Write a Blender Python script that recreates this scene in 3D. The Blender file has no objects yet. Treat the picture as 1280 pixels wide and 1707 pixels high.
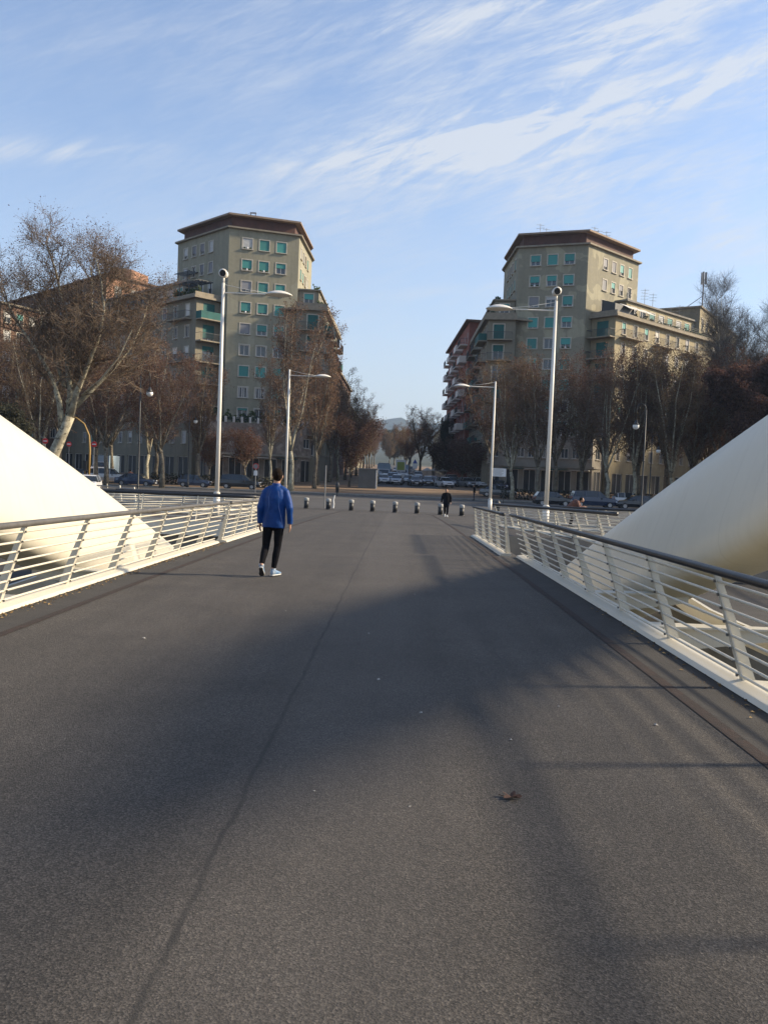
import bpy, math, random
import numpy as np
from mathutils import Matrix, Vector
R=math.radians
sc=bpy.context.scene
C=sc.collection
EYE=1.62
# ------------------------------------------------------------------ camera
F=1430.0
cam_d=bpy.data.cameras.new('camera'); cam=bpy.data.objects.new('camera',cam_d); C.objects.link(cam)
cam_d.sensor_fit='HORIZONTAL'; cam_d.sensor_width=36; cam_d.lens=F/1280*36
cam_d.clip_start=.05; cam_d.clip_end=20000
pitch=math.atan(65.4/F); yaw=math.atan(22.4/F); roll=R(2.3)
cam.matrix_world=Matrix.Translation((0,0,EYE))@Matrix.Rotation(yaw,4,'Z')@Matrix.Rotation(R(90)-pitch,4,'X')@Matrix.Rotation(roll,4,'Z')
sc.camera=cam
sc.render.resolution_x=767; sc.render.resolution_y=1024
# ------------------------------------------------------------------ light
SUN_EL=R(27); SUN_AZ=R(9)      # azimuth from +X towards +Y
SKY=.13
sd=bpy.data.lights.new('sun','SUN'); sun=bpy.data.objects.new('sun',sd); C.objects.link(sun)
sd.energy=4.7; sd.angle=R(4.6); sd.color=(1,.83,.60)
dv=Vector((math.cos(SUN_AZ)*math.cos(SUN_EL),math.sin(SUN_AZ)*math.cos(SUN_EL),math.sin(SUN_EL)))
sun.rotation_euler=dv.to_track_quat('Z','Y').to_euler(); sun.location=(0,0,60)
sc.view_settings.view_transform='Standard'; sc.view_settings.look='None'; sc.view_settings.gamma=1
sc.view_settings.exposure=0.84
# ------------------------------------------------------------------ node helper
class N:
    def __init__(s,tree): s.t=tree
    def n(s,typ,**kw):
        o=s.t.nodes.new(typ)
        for k,v in kw.items():
            if k=='ins':
                for a,b in v.items(): s.set(o.inputs[a],b)
            else: setattr(o,k,v)
        return o
    def set(s,inp,b):
        if isinstance(b,bpy.types.NodeSocket): s.t.links.new(b,inp)
        else: inp.default_value=b
    def m(s,op,a,b=0.0,c=None,clamp=False):
        o=s.t.nodes.new('ShaderNodeMath'); o.operation=op; o.use_clamp=clamp
        s.set(o.inputs[0],a); s.set(o.inputs[1],b)
        if c is not None: s.set(o.inputs[2],c)
        return o.outputs[0]
    def noise(s,vec,scale,detail=4,rough=.55,dist=0):
        o=s.n('ShaderNodeTexNoise',ins={'Scale':scale,'Detail':detail,'Roughness':rough,'Distortion':dist})
        s.set(o.inputs['Vector'],vec); return o.outputs['Fac']
    def ramp(s,f,stops):
        o=s.t.nodes.new('ShaderNodeValToRGB'); s.set(o.inputs[0],f)
        e=o.color_ramp.elements
        while len(e)<len(stops): e.new(.5)
        for i,(p,c) in enumerate(stops): e[i].position=p; e[i].color=(c,c,c,1) if not hasattr(c,'__len__') else (*c,1)
        return o.outputs[0]
    def mix(s,f,a,b,mode='MIX'):
        o=s.t.nodes.new('ShaderNodeMix'); o.data_type='RGBA'; o.blend_type=mode
        s.set(o.inputs[0],f)
        for i,x in ((6,a),(7,b)):
            if not isinstance(x,bpy.types.NodeSocket): x=(*x,1)
            s.set(o.inputs[i],x)
        return o.outputs[2]
# ------------------------------------------------------------------ world
w=bpy.data.worlds.new('World'); sc.world=w; w.use_nodes=True
wt=w.node_tree; wt.nodes.clear(); g=N(wt)
sky=g.n('ShaderNodeTexSky',sky_type='NISHITA',sun_disc=False,sun_elevation=SUN_EL,sun_rotation=R(90)-SUN_AZ,altitude=30,air_density=1.0,dust_density=.8,ozone_density=2.3)
tc=g.n('ShaderNodeTexCoord').outputs['Generated']
sp=g.n('ShaderNodeSeparateXYZ',ins={0:tc}); dx,dy,dz=sp.outputs
ay=g.m('MAXIMUM',g.m('ABSOLUTE',dy),.05)
U=g.m('DIVIDE',dx,ay); V=g.m('DIVIDE',dz,ay)     # directions measured on a wall far ahead
def band(px,py,ang,la,lb,bend,amp):
    # centre given as direction slopes, angle of the streak, half length, half width, bending
    u=g.m('SUBTRACT',U,px); v=g.m('SUBTRACT',V,py); c,s_=math.cos(R(ang)),math.sin(R(ang))
    a=g.m('ADD',g.m('MULTIPLY',u,c),g.m('MULTIPLY',v,s_)); b=g.m('SUBTRACT',g.m('MULTIPLY',v,c),g.m('MULTIPLY',u,s_))
    b=g.m('SUBTRACT',b,g.m('MULTIPLY',g.m('MULTIPLY',a,a),bend))
    q=g.m('ADD',g.m('POWER',g.m('ABSOLUTE',g.m('DIVIDE',a,la)),2),g.m('POWER',g.m('ABSOLUTE',g.m('DIVIDE',b,lb)),2))
    return g.m('MULTIPLY',g.m('EXPONENT',g.m('MULTIPLY',q,-1)),amp)
uv=g.n('ShaderNodeCombineXYZ',ins={0:U,1:V,2:0}).outputs[0]
def rotvec(ang,sx,sy):
    mp=g.n('ShaderNodeMapping',vector_type='POINT'); g.set(mp.inputs[0],uv)
    mp.inputs['Rotation'].default_value=(0,0,R(-ang)); 
    m2=g.n('ShaderNodeMapping'); g.set(m2.inputs[0],mp.outputs[0]); m2.inputs['Scale'].default_value=(sx,sy,1)
    return m2.outputs[0]
fib=g.noise(rotvec(16,2.2,15),2.2,9,.66,.7)
fib2=g.noise(rotvec(30,3.,13),2.6,9,.66,1.0)
puff=g.noise(rotvec(10,3,5),2.3,7,.6,.4)
BANDS=[(.10,.40,18,.15,.022,.6,.5),(.20,.47,26,.2,.018,.3,.55),(.34,.46,12,.14,.02,.3,.5),(.0,.42,30,.10,.015,.4,.3),(.02,.47,8,.28,.035,.2,.35),(.38,.50,24,.16,.05,.2,.4),(.30,.36,6,.16,.03,.2,.4),(-.1,.29,4,.16,.02,.1,.25),(.33,.60,20,.2,.03,.2,.5),(-.2,.52,12,.25,.03,.1,.22),(.09,.53,13,.22,.020,.25,.75),(.27,.545,30,.17,.032,.2,.8),(.06,.375,14,.17,.024,.5,.75),(.25,.42,20,.18,.022,.15,.7),
(.02,.36,12,.26,.05,.2,.5),(-.44,.355,2,.10,.014,-.5,.75),(-.31,.362,0,.04,.010,0,.4),(.34,.29,-5,.05,.028,0,.55),(.15,.34,-8,.2,.05,0,.35),(.02,.21,8,.08,.006,0,.35),(.45,.575,10,.06,.03,0,1.0)]
acc=0.0
for b_ in BANDS: acc=g.m('ADD',acc,band(*b_))
tex=g.ramp(g.m('MULTIPLY',g.m('ADD',fib,fib2),.5),[(.44,0.0),(.60,1.0)])
fine_=g.ramp(g.noise(rotvec(20,4,26),3.2,8,.7,1.2),[(.42,0.0),(.7,1.0)])
veil=g.ramp(puff,[(.36,0.0),(.72,.6)])
right=g.m('MULTIPLY',g.m('ADD',U,.35,clamp=True),1.0,clamp=True)
cl=g.m('ADD',g.m('MULTIPLY',acc,g.m('ADD',g.m('MULTIPLY',tex,1.0),.10)),g.m('MULTIPLY',veil,g.m('ADD',.10,g.m('MULTIPLY',right,.5))))
cl=g.m('ADD',cl,g.m('MULTIPLY',g.m('MULTIPLY',fine_,g.m('ADD',.12,g.m('MULTIPLY',right,.45))),g.ramp(puff,[(.35,.2),(.6,1.0)])))
cl=g.m('MULTIPLY',g.m('MINIMUM',g.m('MULTIPLY',cl,.85),.78),g.ramp(V,[(.02,0.0),(.2,1.0)]),clamp=True)
cloudy=g.mix(cl,g.mix(1.0,sky.outputs[0],(.93,.95,1.0),'MULTIPLY'),(3.5,3.65,3.85))
# low haze bank near the horizon
hz=g.m('EXPONENT',g.m('MULTIPLY',g.m('MAXIMUM',dz,0.0),-5))
cloudy=g.mix(g.m('MULTIPLY',hz,.92),cloudy,(2.85,2.85,2.95))
bg=g.n('ShaderNodeBackground',ins={0:cloudy,1:SKY}); out=g.n('ShaderNodeOutputWorld'); wt.links.new(bg.outputs[0],out.inputs[0])
# ------------------------------------------------------------------ materials
def mat(name,col,rough=.7,metal=0,var=0.0,vscale=2.0,col2=None,bump=0,bscale=30,spec=.5,coat=0,fn=None):
    m=bpy.data.materials.new(name); m.use_nodes=True; t=m.node_tree; t.nodes.clear(); g=N(t)
    b=g.n('ShaderNodeBsdfPrincipled'); o=g.n('ShaderNodeOutputMaterial'); t.links.new(b.outputs[0],o.inputs[0])
    b.inputs['Roughness'].default_value=rough; b.inputs['Metallic'].default_value=metal; b.inputs['Specular IOR Level'].default_value=spec
    if coat: b.inputs['Coat Weight'].default_value=coat
    tc=g.n('ShaderNodeTexCoord').outputs['Object']
    if fn: c=fn(g,tc,b)
    else:
        c2=col2 or tuple(x*(1-var) for x in col)
        if var or col2: c=g.mix(g.ramp(g.noise(tc,vscale,6,.65),[(.35,0.0),(.65,1.0)]),col,c2)
        else: c=None
    if c is not None: g.set(b.inputs['Base Color'],c)
    else: b.inputs['Base Color'].default_value=(*col,1)
    if bump:
        bn=g.n('ShaderNodeBump',ins={'Strength':bump,'Height':g.noise(tc,bscale,5,.7)}); bn.inputs['Distance'].default_value=.02
        t.links.new(bn.outputs[0],b.inputs['Normal'])
    return m
def asphalt_fn(g,tc,b):
    s=g.n('ShaderNodeSeparateXYZ',ins={0:tc}); x,y,z=s.outputs
    vo=g.n('ShaderNodeTexVoronoi',ins={'Scale':125.0}); g.set(vo.inputs['Vector'],tc)
    grain=g.ramp(vo.outputs['Color'],[(.1,.38),(.5,.88),(.93,1.9)])
    fine=g.ramp(g.noise(tc,80,5,.8),[(.3,.55),(.7,1.5)])
    big=g.ramp(g.noise(tc,.7,7,.65,.4),[(.3,.74),(.7,1.2)])
    mp=g.n('ShaderNodeMapping'); g.set(mp.inputs[0],tc); mp.inputs['Scale'].default_value=(2.2,.12,1)
    tracks=g.ramp(g.noise(mp.outputs[0],1.3,5,.6),[(.35,.86),(.65,1.1)])
    sc_=g.m('MULTIPLY',g.m('MULTIPLY',g.m('MULTIPLY',grain,fine),big),tracks)
    hue=g.mix(g.noise(tc,24,3,.6),(.056,.0475,.0395),(.048,.044,.039))
    c=g.mix(1.0,hue,g.n('ShaderNodeCombineXYZ',ins={0:sc_,1:sc_,2:sc_}).outputs[0],'MULTIPLY')
    wob=g.m('MULTIPLY',g.m('SUBTRACT',g.noise(tc,1.1,6,.75),.5),.10)
    d=g.m('ABSOLUTE',g.m('ADD',g.m('ADD',x,.72),wob))
    line=g.m('MULTIPLY',g.ramp(d,[(.006,1.0),(.020,0.0)]),g.ramp(g.noise(tc,3,4,.6),[(.3,.5),(.6,.95)]))
    c=g.mix(line,c,(.014,.013,.012))
    # pale worn stripe just right of the seam and damp spots far off
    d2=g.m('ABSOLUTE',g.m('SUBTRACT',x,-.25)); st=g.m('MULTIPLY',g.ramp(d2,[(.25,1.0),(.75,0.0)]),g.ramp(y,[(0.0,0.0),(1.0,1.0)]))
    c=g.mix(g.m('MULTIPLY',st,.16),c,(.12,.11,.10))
    v2=g.n('ShaderNodeTexVoronoi',ins={'Scale':1.7}); g.set(v2.inputs['Vector'],tc); c=g.mix(g.m('MULTIPLY',g.ramp(v2.outputs['Distance'],[(.02,1.0),(.045,0.0)]),.45),c,(.02,.019,.018))
    v3=g.n('ShaderNodeTexVoronoi',ins={'Scale':.8}); g.set(v3.inputs['Vector'],g.mix(.06,tc,g.n('ShaderNodeTexNoise',ins={'Scale':4.0,'Vector':tc}).outputs['Color']))
    c=g.mix(g.m('MULTIPLY',g.ramp(v3.outputs['Distance'],[(.05,1.0),(.16,0.0)]),.22),c,(.03,.028,.025))
    sp=g.ramp(g.noise(tc,.42,3,.5,.6),[(.62,0.0),(.70,1.0)])
    c=g.mix(g.m('MULTIPLY',sp,.38),c,(.035,.034,.034))
    bn=g.n('ShaderNodeBump',ins={'Strength':.55,'Height':g.m('ADD',vo.outputs['Distance'],fine)}); bn.inputs['Distance'].default_value=.006
    g.set(b.inputs['Normal'],bn.outputs[0])
    g.set(b.inputs['Roughness'],.82)
    return c
def edge_fn(g,tc,b):
    n=g.ramp(g.noise(tc,2.2,6,.7),[(.35,0.0),(.7,1.0)])
    c=g.mix(n,(.024,.023,.022),(.042,.039,.036))
    v=g.n('ShaderNodeTexVoronoi',ins={'Scale':130.0}); g.set(v.inputs['Vector'],tc)
    return g.mix(g.ramp(v.outputs['Color'],[(.3,0.0),(1.0,.25)]),c,(.08,.075,.07))
def rust_fn(g,tc,b):
    n=g.ramp(g.noise(tc,9,6,.75),[(.35,0.0),(.65,1.0)])
    return g.mix(n,(.010,.008,.007),(.034,.017,.013))
def steel_fn(g,tc,b):
    n=g.ramp(g.noise(tc,1.3,7,.7),[(.3,0.0),(.75,1.0)])
    c=g.mix(n,(.60,.565,.47),(.56,.525,.43))
    mp=g.n('ShaderNodeMapping'); g.set(mp.inputs[0],tc); mp.inputs['Scale'].default_value=(3,3,.25)
    st=g.ramp(g.noise(mp.outputs[0],3,6,.7),[(.62,0.0),(.82,.4)])
    c=g.mix(st,c,(.42,.34,.22))
    return c
def arch_fn(g,tc,b):
    c=steel_fn(g,tc,b); s_=g.n('ShaderNodeSeparateXYZ',ins={0:tc}); y=s_.outputs[1]
    f=g.m('ABSOLUTE',g.m('SUBTRACT',g.m('FRACT',g.m('DIVIDE',g.m('ADD',y,100),3.3)),.5)); se=g.ramp(f,[(0.0,1.0),(.006,0.0)])
    mp=g.n('ShaderNodeMapping'); g.set(mp.inputs[0],tc); mp.inputs['Scale'].default_value=(.5,5,.35)
    st=g.ramp(g.noise(mp.outputs[0],1.4,7,.65),[(.52,0.0),(.80,.35)])
    return g.mix(st,g.mix(g.m('MULTIPLY',se,.22),c,(.3,.27,.21)),(.40,.37,.30))
def river_fn(g,tc,b):
    b.inputs['Roughness'].default_value=.12
    bn=g.n('ShaderNodeBump',ins={'Strength':.35,'Height':g.noise(tc,1.6,6,.6)}); g.set(b.inputs['Normal'],bn.outputs[0])
    return g.mix(g.noise(tc,.05,3),(.060,.060,.038),(.075,.07,.045))
def dirt_fn(g,tc,b):
    s=g.n('ShaderNodeSeparateXYZ',ins={0:tc}); y=s.outputs[1]
    mp=g.n('ShaderNodeMapping'); g.set(mp.inputs[0],tc); mp.inputs['Scale'].default_value=(.12,.6,1)
    a=g.ramp(g.noise(mp.outputs[0],1.0,6,.65,.5),[(.36,0.0),(.62,1.0)])
    c=g.mix(a,(.26,.19,.115),(.095,.06,.042))
    l=g.ramp(g.noise(tc,3.5,6,.8),[(.45,0.0),(.68,.8)])
    return g.mix(l,c,(.17,.10,.05))
def road_fn(g,tc,b):
    a=g.ramp(g.noise(tc,.35,6,.6),[(.3,.8),(.7,1.15)]); f=g.ramp(g.noise(tc,25,4,.7),[(.3,.8),(.7,1.2)])
    k=g.m('MULTIPLY',a,f)
    return g.mix(1.0,(.06,.057,.054),g.n('ShaderNodeCombineXYZ',ins={0:k,1:k,2:k}).outputs[0],'MULTIPLY')
def plaster(base,patch,dirt,sc_=1.0,thr=.60):
    def fn(g,tc,b):
        n=g.ramp(g.noise(tc,.30*sc_,2,.45,.6),[(thr,0.0),(thr+.02,1.0)])
        c=g.mix(g.m('MULTIPLY',n,.6),base,patch)
        mp=g.n('ShaderNodeMapping'); g.set(mp.inputs[0],tc); mp.inputs['Scale'].default_value=(1.2,1.2,.09)
        d=g.ramp(g.noise(mp.outputs[0],.9,7,.65),[(.45,0.0),(.8,.7)])
        c=g.mix(d,c,dirt)
        f=g.ramp(g.noise(tc,2.2,6,.7),[(.3,.9),(.7,1.08)])
        return g.mix(1.0,c,g.n('ShaderNodeCombineXYZ',ins={0:f,1:f,2:f}).outputs[0],'MULTIPLY')
    return fn
def brick_fn(c1,c2):
    def fn(g,tc,b):
        n=g.ramp(g.noise(tc,.9,8,.7),[(.3,0.0),(.7,1.0)]); return g.mix(n,c1,c2)
    return fn
def stone_fn(g,tc,b):
    v=g.n('ShaderNodeTexVoronoi',ins={'Scale':1.6}); g.set(v.inputs['Vector'],tc)
    n=g.ramp(v.outputs['Color'],[(.2,0.0),(.9,1.0)])
    c=g.mix(n,(.20,.16,.13),(.36,.31,.26)); d=g.ramp(g.noise(tc,1.1,6,.7),[(.4,0.0),(.7,.7)])
    return g.mix(d,c,(.11,.09,.075))
def bark_fn(c1,c2,c3):
    def fn(g,tc,b):
        n=g.ramp(g.noise(tc,2.2,5,.6,.5),[(.42,0.0),(.55,1.0)]); c=g.mix(n,c1,c2)
        h=g.ramp(g.noise(tc,4.4,3,.5),[(.58,0.0),(.64,1.0)]); return g.mix(h,c,c3)
    return fn
def leaf_fn(cols):
    def fn(g,tc,b):
        gi=g.n('ShaderNodeNewGeometry').outputs['Random Per Island']
        st=[(i/(len(cols)-1)*.98,c) for i,c in enumerate(cols)]
        oi=g.n('ShaderNodeObjectInfo').outputs['Random']
        k=g.ramp(oi,[(0.0,.8),(1.0,1.2)])
        return g.mix(1.0,g.ramp(gi,st),g.n('ShaderNodeCombineXYZ',ins={0:k,1:k,2:k}).outputs[0],'MULTIPLY')
    return fn
def slat_fn(c1,c2):
    def fn(g,tc,b):
        w_=g.n('ShaderNodeTexWave',wave_type='BANDS',bands_direction='Z',ins={'Scale':5.0,'Distortion':0.0}); g.set(w_.inputs['Vector'],tc)
        oi=g.n('ShaderNodeObjectInfo').outputs['Random']; k=g.ramp(oi,[(0.0,.75),(1.0,1.25)])
        c=g.mix(g.ramp(w_.outputs['Fac'],[(.2,0.0),(.8,1.0)]),c1,c2)
        return g.mix(1.0,c,g.n('ShaderNodeCombineXYZ',ins={0:k,1:k,2:k}).outputs[0],'MULTIPLY')
    return fn
def hill_fn(g,tc,b):
    n=g.ramp(g.noise(tc,.012,7,.65),[(.4,0.0),(.6,1.0)]); c=g.mix(n,(.018,.030,.018),(.035,.042,.025))
    v=g.n('ShaderNodeTexVoronoi',ins={'Scale':.03}); g.set(v.inputs['Vector'],tc)
    return g.mix(g.ramp(v.outputs['Distance'],[(.08,1.0),(.14,0.0)]),c,(.12,.11,.09))
M=dict(
 asphalt=mat('asphalt',(.1,.1,.1),fn=asphalt_fn), edge=mat('edge asphalt',(.05,.05,.05),.9,fn=edge_fn,bump=.4,bscale=60),
 rust=mat('rusty joint',(.05,.03,.02),.9,fn=rust_fn,bump=.5,bscale=40), steel=mat('cream painted steel',(.8,.75,.63),.38,fn=steel_fn),
 arch=mat('arch paint',(.66,.6,.48),.42,fn=arch_fn), handrail=mat('dark grey handrail',(.022,.023,.026),.4,var=.35,vscale=9,bump=.15,bscale=20), handrail2=mat('sun bleached handrail',(.105,.10,.092),.55,var=.3,vscale=7,bump=.15,bscale=20),  # the second handrail colour is a paler grey for the left deck edge
 bolt=mat('bolt steel',(.14,.14,.14),.4,.8),
 river=mat('river water',(.06,.06,.04),.12,fn=river_fn), dirt=mat('dirt and dry leaves',(.2,.15,.1),.95,fn=dirt_fn,bump=.6,bscale=4),
 road=mat('road asphalt',(.08,.08,.08),.85,fn=road_fn), paint=mat('worn road paint',(.42,.42,.40),.8,col2=(.16,.16,.155),vscale=2.5),
 concrete=mat('concrete',(.24,.225,.20),.9,col2=(.16,.15,.13),vscale=.8,bump=.3,bscale=6), kerb=mat('kerb stone',(.26,.24,.21),.9,col2=(.16,.145,.12),vscale=1.2),
 tower=mat('olive plaster',(.36,.335,.235),.9,fn=plaster((.275,.258,.185),(.33,.315,.235),(.165,.157,.118),1,.63)),
 tower2=mat('patched olive plaster',(.36,.335,.235),.9,fn=plaster((.245,.228,.165),(.40,.37,.255),(.18,.165,.122),1.25,.56)),
 wing=mat('grey olive plaster',(.30,.275,.2),.9,fn=plaster((.21,.19,.14),(.26,.235,.17),(.11,.10,.075),1,.62)),
 wing2=mat('warm sand plaster',(.4,.36,.24),.9,fn=plaster((.31,.265,.165),(.37,.325,.21),(.17,.145,.10),1,.62)),
 red=mat('brick red plaster',(.25,.09,.06),.9,fn=brick_fn((.30,.105,.075),(.20,.07,.05))),
 orange=mat('sunlit orange brick',(.45,.23,.12),.9,fn=brick_fn((.34,.185,.115),(.25,.14,.09))), brown=mat('brown brick',(.14,.08,.055),.9,fn=brick_fn((.15,.085,.055),(.10,.06,.04))),
 stone=mat('mottled stone facing',(.3,.25,.2),.85,fn=stone_fn), pale=mat('pale render',(.30,.27,.22),.85,var=.25,vscale=.7),
 cornice=mat('cornice stone',(.28,.24,.175),.85,var=.3,vscale=1.5), slab=mat('roof slab edge',(.30,.22,.155),.85,var=.3,vscale=1.2), pent=mat('dark brown penthouse',(.10,.045,.032),.8,var=.35,vscale=.8),
 dark=mat('dark opening',(.02,.02,.02),.5), shade=mat('shop interior',(.03,.03,.032),.6,var=.5,vscale=.8),
 glass=mat('window glass',(.04,.05,.06),.08,spec=.8), frame=mat('white window frame',(.62,.60,.55),.6), surround=mat('window surround',(.50,.46,.38),.8,var=.2,vscale=2),
 teal=mat('teal roller shutter',(.04,.22,.20),.6,fn=slat_fn((.035,.20,.18),(.06,.30,.27))), teal2=mat('dark teal awning cloth',(.015,.11,.10),.8,var=.3,vscale=1.5),
 greysh=mat('grey roller shutter',(.2,.2,.2),.7,fn=slat_fn((.17,.17,.18),(.25,.25,.26))), blind=mat('pale blind',(.5,.5,.48),.8,var=.2,vscale=3),
 curtain=mat('white awning cloth',(.6,.57,.52),.8), iron=mat('dark iron',(.025,.027,.028),.5), railing_dark=mat('balcony iron',(.03,.03,.03),.6),
 plant=mat('green leaves',(.05,.08,.03),.8,fn=leaf_fn([(.018,.032,.012),(.045,.075,.025),(.08,.11,.04)])),
 bark=mat('plane bark',(.2,.18,.13),.9,fn=bark_fn((.24,.215,.155),(.40,.37,.27),(.12,.105,.075)),bump=.4,bscale=7),
 barkd=mat('dull bark',(.11,.09,.06),.9,fn=bark_fn((.10,.082,.058),(.19,.165,.12),(.05,.042,.03))),
 twig=mat('twigs',(.17,.125,.085),.9,var=.4,vscale=.6), twigg=mat('pale grey twigs',(.13,.115,.10),.9,var=.3,vscale=.6),
 leaf=mat('dry brown leaves',(.12,.06,.03),.85,fn=leaf_fn([(.075,.044,.030),(.135,.078,.047),(.19,.110,.066),(.13,.072,.048),(.26,.16,.095)])),
 leafr=mat('red brown leaves',(.1,.05,.03),.85,fn=leaf_fn([(.07,.032,.022),(.13,.058,.036),(.19,.09,.052)])),
 leafd=mat('dark brown leaves',(.03,.02,.02),.85,fn=leaf_fn([(.045,.022,.018),(.085,.042,.033),(.14,.075,.052)])),
 leafo=mat('ochre leaves',(.18,.12,.05),.85,fn=leaf_fn([(.09,.065,.035),(.16,.115,.06),(.22,.15,.08),(.13,.075,.045)])),
 leafg=mat('dark evergreen leaves',(.03,.04,.02),.85,fn=leaf_fn([(.018,.02,.013),(.035,.038,.022),(.06,.058,.034)])),
 polew=mat('white lamp post paint',(.74,.70,.62),.4,var=.08,vscale=2), lens=mat('black lens',(.01,.01,.01),.15), globe=mat('milk glass globe',(.75,.75,.72),.3),
 bol=mat('bollard iron',(.03,.03,.03),.5,var=.3,vscale=8), bolw=mat('bollard white cap',(.36,.36,.34),.6,var=.3,vscale=8),
 yellow=mat('ochre traffic post',(.33,.20,.05),.6,var=.3,vscale=2), redp=mat('sign red',(.55,.02,.02),.5), whitep=mat('sign white',(.7,.7,.68),.5), bluep=mat('sign blue',(.03,.08,.35),.5), greenp=mat('poster yellow green',(.30,.36,.08),.6), grey=mat('galvanised grey',(.25,.25,.25),.5,.4,var=.2,vscale=3),
 jacket=mat('blue nylon jacket',(.002,.045,.21),.55,spec=.25,var=.25,vscale=6,bump=.25,bscale=14), black=mat('black cloth',(.009,.009,.012),.9,spec=.1,var=.3,vscale=12,bump=.3,bscale=30), skin=mat('skin',(.42,.24,.16),.55,var=.15,vscale=15), hair=mat('dark hair',(.014,.009,.006),.8,spec=.1,bump=.8,bscale=90),
 shoe=mat('blue shoe mesh',(.30,.36,.42),.6,col2=(.05,.16,.34),vscale=11), sole=mat('white sole',(.5,.5,.48),.6), soled=mat('dark outsole',(.03,.03,.035),.7), browncl=mat('red brown jacket',(.16,.07,.05),.8,var=.3,vscale=6), denim=mat('dark denim',(.03,.04,.06),.8,var=.3,vscale=9),
 tyre=mat('tyre rubber',(.02,.02,.02),.8), rim=mat('alloy rim',(.35,.35,.36),.35,.8), cglass=mat('car glass',(.02,.025,.03),.06,spec=.8), lampw=mat('headlamp glass',(.6,.62,.65),.15), lampr=mat('tail lamp red',(.35,.01,.01),.25),
 p_silver=mat('silver car paint',(.42,.44,.46),.3,.5), p_white=mat('white car paint',(.68,.69,.70),.3,coat=.5), p_black=mat('black car paint',(.012,.013,.016),.25,coat=.6), p_blue=mat('dark blue car paint',(.018,.03,.065),.3,coat=.6), p_grey=mat('grey car paint',(.12,.125,.13),.3,.3,coat=.5), p_red=mat('red car paint',(.20,.02,.02),.3,coat=.5),p_lblue=mat('pale blue van paint',(.30,.40,.50),.4),
 hill=mat('wooded hill',(.05,.06,.03),.95,fn=hill_fn), lit1=mat('dry leaf scraps',(.2,.12,.05),.9,fn=leaf_fn([(.10,.055,.02),(.26,.16,.06),(.36,.26,.12)])), scrap=mat('white scraps',(.34,.33,.31),.8), bleaf=mat('curled brown leaf',(.075,.032,.018),.8,var=.5,vscale=60), kiosk=mat('grey sheet panels',(.12,.125,.12),.7,var=.2,vscale=.8))
for k_ in ('leaf','leafr','leafo','leafd','leafg','plant'):
    t_=M[k_].node_tree; b_=next(n for n in t_.nodes if n.type=='BSDF_PRINCIPLED'); o_=next(n for n in t_.nodes if n.type=='OUTPUT_MATERIAL')
    tr_=t_.nodes.new('ShaderNodeBsdfTranslucent'); mx_=t_.nodes.new('ShaderNodeMixShader'); mx_.inputs[0].default_value=.42
    t_.links.new(b_.inputs['Base Color'].links[0].from_socket,tr_.inputs[0]); t_.links.new(b_.outputs[0],mx_.inputs[1]); t_.links.new(tr_.outputs[0],mx_.inputs[2]); t_.links.new(mx_.outputs[0],o_.inputs[0])
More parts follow.
